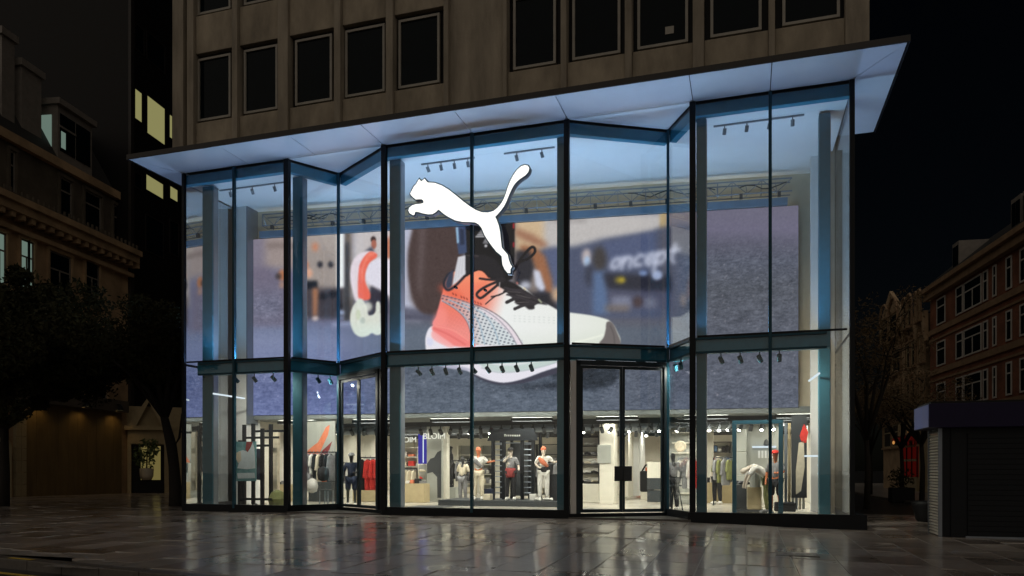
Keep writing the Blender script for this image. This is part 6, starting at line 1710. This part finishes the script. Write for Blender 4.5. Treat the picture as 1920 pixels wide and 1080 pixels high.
# red lit shop in its ground floor
ta, zt0 = op(1693, 822); tb, _ = op(1722, 822); _, zb0 = op(1693, 905)
MB().box(ta - .4, tb + .4, -.35, .016, zt0 + .2, zt0 + 1.6).build('shop_fascia', 'cream', OB)
sf = MB().box(ta, tb, -.06, .016, zb0 + .6, zt0).build('shop_window', 'redglow', OB)
for k in range(4): MB().box(ta + (tb - ta) * k / 3 - .08, ta + (tb - ta) * k / 3 + .08, -.14, -.062, zb0 + .5, zt0).build('glazing_bar', 'lead', sf)
MB().box(ta, tb, -.13, -.063, (zb0 + zt0) / 2 - .1, (zb0 + zt0) / 2 + .1).build('glazing_bar', 'tile', sf)
MB().box(ta - .1, tb + .1, -.9, -.20, zt0 - .35, zt0).build('awning', 'fabric_red', sf)
MB().box(ta - .2, tb + .2, -.2, .016, zb0 - .8, zb0 + .55).build('stall_riser', 'tile', OB)
for px in (1700, 1731):
    t_, z_ = op(px, 833 if px == 1700 else 812)
    MB().lathe([(.03, 0), (.10, .08), (.10, .22), (.03, .32)], 8, (t_, -1.1, z_)).build('shop_lamp', 'amber', OB)
for px in (1735, 1739):
    t_, _ = op(px, 880); MB().box(t_ - .25, t_ + .25, -.3, .016, -1.3, 6.2).build('pilaster', 'tile', OB)

# far end of the side street
tag(MB().box(-2, 12.4, 96, 106, -2, 13).build('end_house', 'stone_dk', None), 'dark house closing the far end of the side street', 'building')

# trees of the side street, thin autumn crowns
for k, (px, Y, h, lab) in enumerate(((1625, 17, 11, 'tall dark thin tree just beyond the right corner of the shop'), (1690, 30, 9, 'bare thin street tree with few golden leaves before the gabled building'), (1632, 42, 10, 'thin street tree close to the shop corner in the side street'), (1728, 24, 7, 'small thin tree nearest the kiosk in the side street'))):
    x = X_at(px, Y); lb, tips = mk_limbs((0, 0, 3.2), 9, 2.6, h - 4.2, .09, 40 + k, 6, .9)
    cl = [((p.x, p.y, p.z), .8, .5) for p in tips]
    tree(lab, (x, Y, g(x, Y) - .1), ([(0, 0, -.2), (.05, 0, 2), (0, .05, 3.3), (.1, 0, 4.6)], [.15, .12, .10, .05]), lb, cl, 'leaf_dry', .08, 120)
# planters and tub
x = X_at(1690, 27); P1 = thing('planter', 'dark square planter with a small shrub near the red lit shop', 'planter', (x, 27, g(x, 27)))
MB().box(-.6, .6, -.6, .6, -.1, .75).build('box', 'lead', P1, bevel=.02); mb = MB(); leaves(mb, (0, 0, 1.25), .7, 260, .12); mb.build('shrub', 'leaf', P1)
x = X_at(1736, 4.5); P2 = thing('plant_tub', 'dark round tub standing beside the kiosk', 'planter', (x, 4.5, g(x, 4.5)))
MB().lathe([(.22, 0), (.28, .05), (.40, .5), (.44, .62), (.38, .64), (.34, .52)], 16).build('tub', 'lead', P2, smooth=True)
MB().lathe([(.30, -.02), (.30, .0)], 12).build('foot', 'black', P2)

# ---------------- right: closed kiosk
gk = -.34
kx, ky = X_at(1765, -1.5), -1.5
KI = thing('kiosk', 'closed dark kiosk with purple fascia and roller shutter at the right edge', 'kiosk', (kx, ky, gk))
KT = Z_at(1765, 803, -1.5) - gk
MB().box(.02, 4.6, .02, 1.12, .02, KT).build('body', 'black', KI)
MB().box(-.02, 4.65, -.03, 1.15, -.06, .06).build('base', 'black', KI)
# side shutter, slat by slat
y1s = 1.05; z = .10; k = 0
while z < KT - .06:
    mb = MB(); h = .066
    mb.add([(-.005, .06, z), (-.005, y1s, z), (-.05, y1s, z + h * .35), (-.05, .06, z + h * .35), (-.018, y1s, z + h), (-.018, .06, z + h)], [(0, 3, 2, 1), (3, 5, 4, 2), (0, 5, 3), (1, 2, 4)])
    mb.build('shutter_slat', 'shutter', KI); z += .071
MB().box(-.06, .018, .0, .055, .02, KT).build('shutter_guide', 'steel_lt', KI); MB().box(-.06, .018, y1s + .005, y1s + .06, .02, KT).build('shutter_guide', 'steel_lt', KI)
for k in range(int((KT - .2) / .12)):
    MB().box(.55, 4.55, -.012 - .006 * (k % 2), .018, .12 + k * .12, .12 + k * .12 + .105).build('front_slat', 'black', KI)
mb = MB(); mb.box(.50, 4.6, -.035, .018, .055, .115); mb.build('shutter_rail', 'steel_lt', KI)
MB().box(2.2, 2.3, -.06, -.036, .06, .17).build('padlock', 'steel_lt', KI, bevel=.01)
MB().box(.20, .5, -.02, .018, .06, KT).build('corner_post', 'black', KI)
ft = Z_at(1742, 757, ky - .3) - gk
fx0 = X_at(1742, ky - .35) - kx
MB().box(fx0, 4.9, -.35, 1.25, KT + .002, ft).build('fascia', 'purple', KI, bevel=.012)
MB().box(fx0 - .012, fx0 - .001, -.33, 1.23, KT + .02, ft - .02).build('fascia_end', 'purple_lt', KI)
MB().box(fx0 + .05, 4.85, -.3, 1.2, ft + .002, ft + .05).build('roof', 'lead', KI)
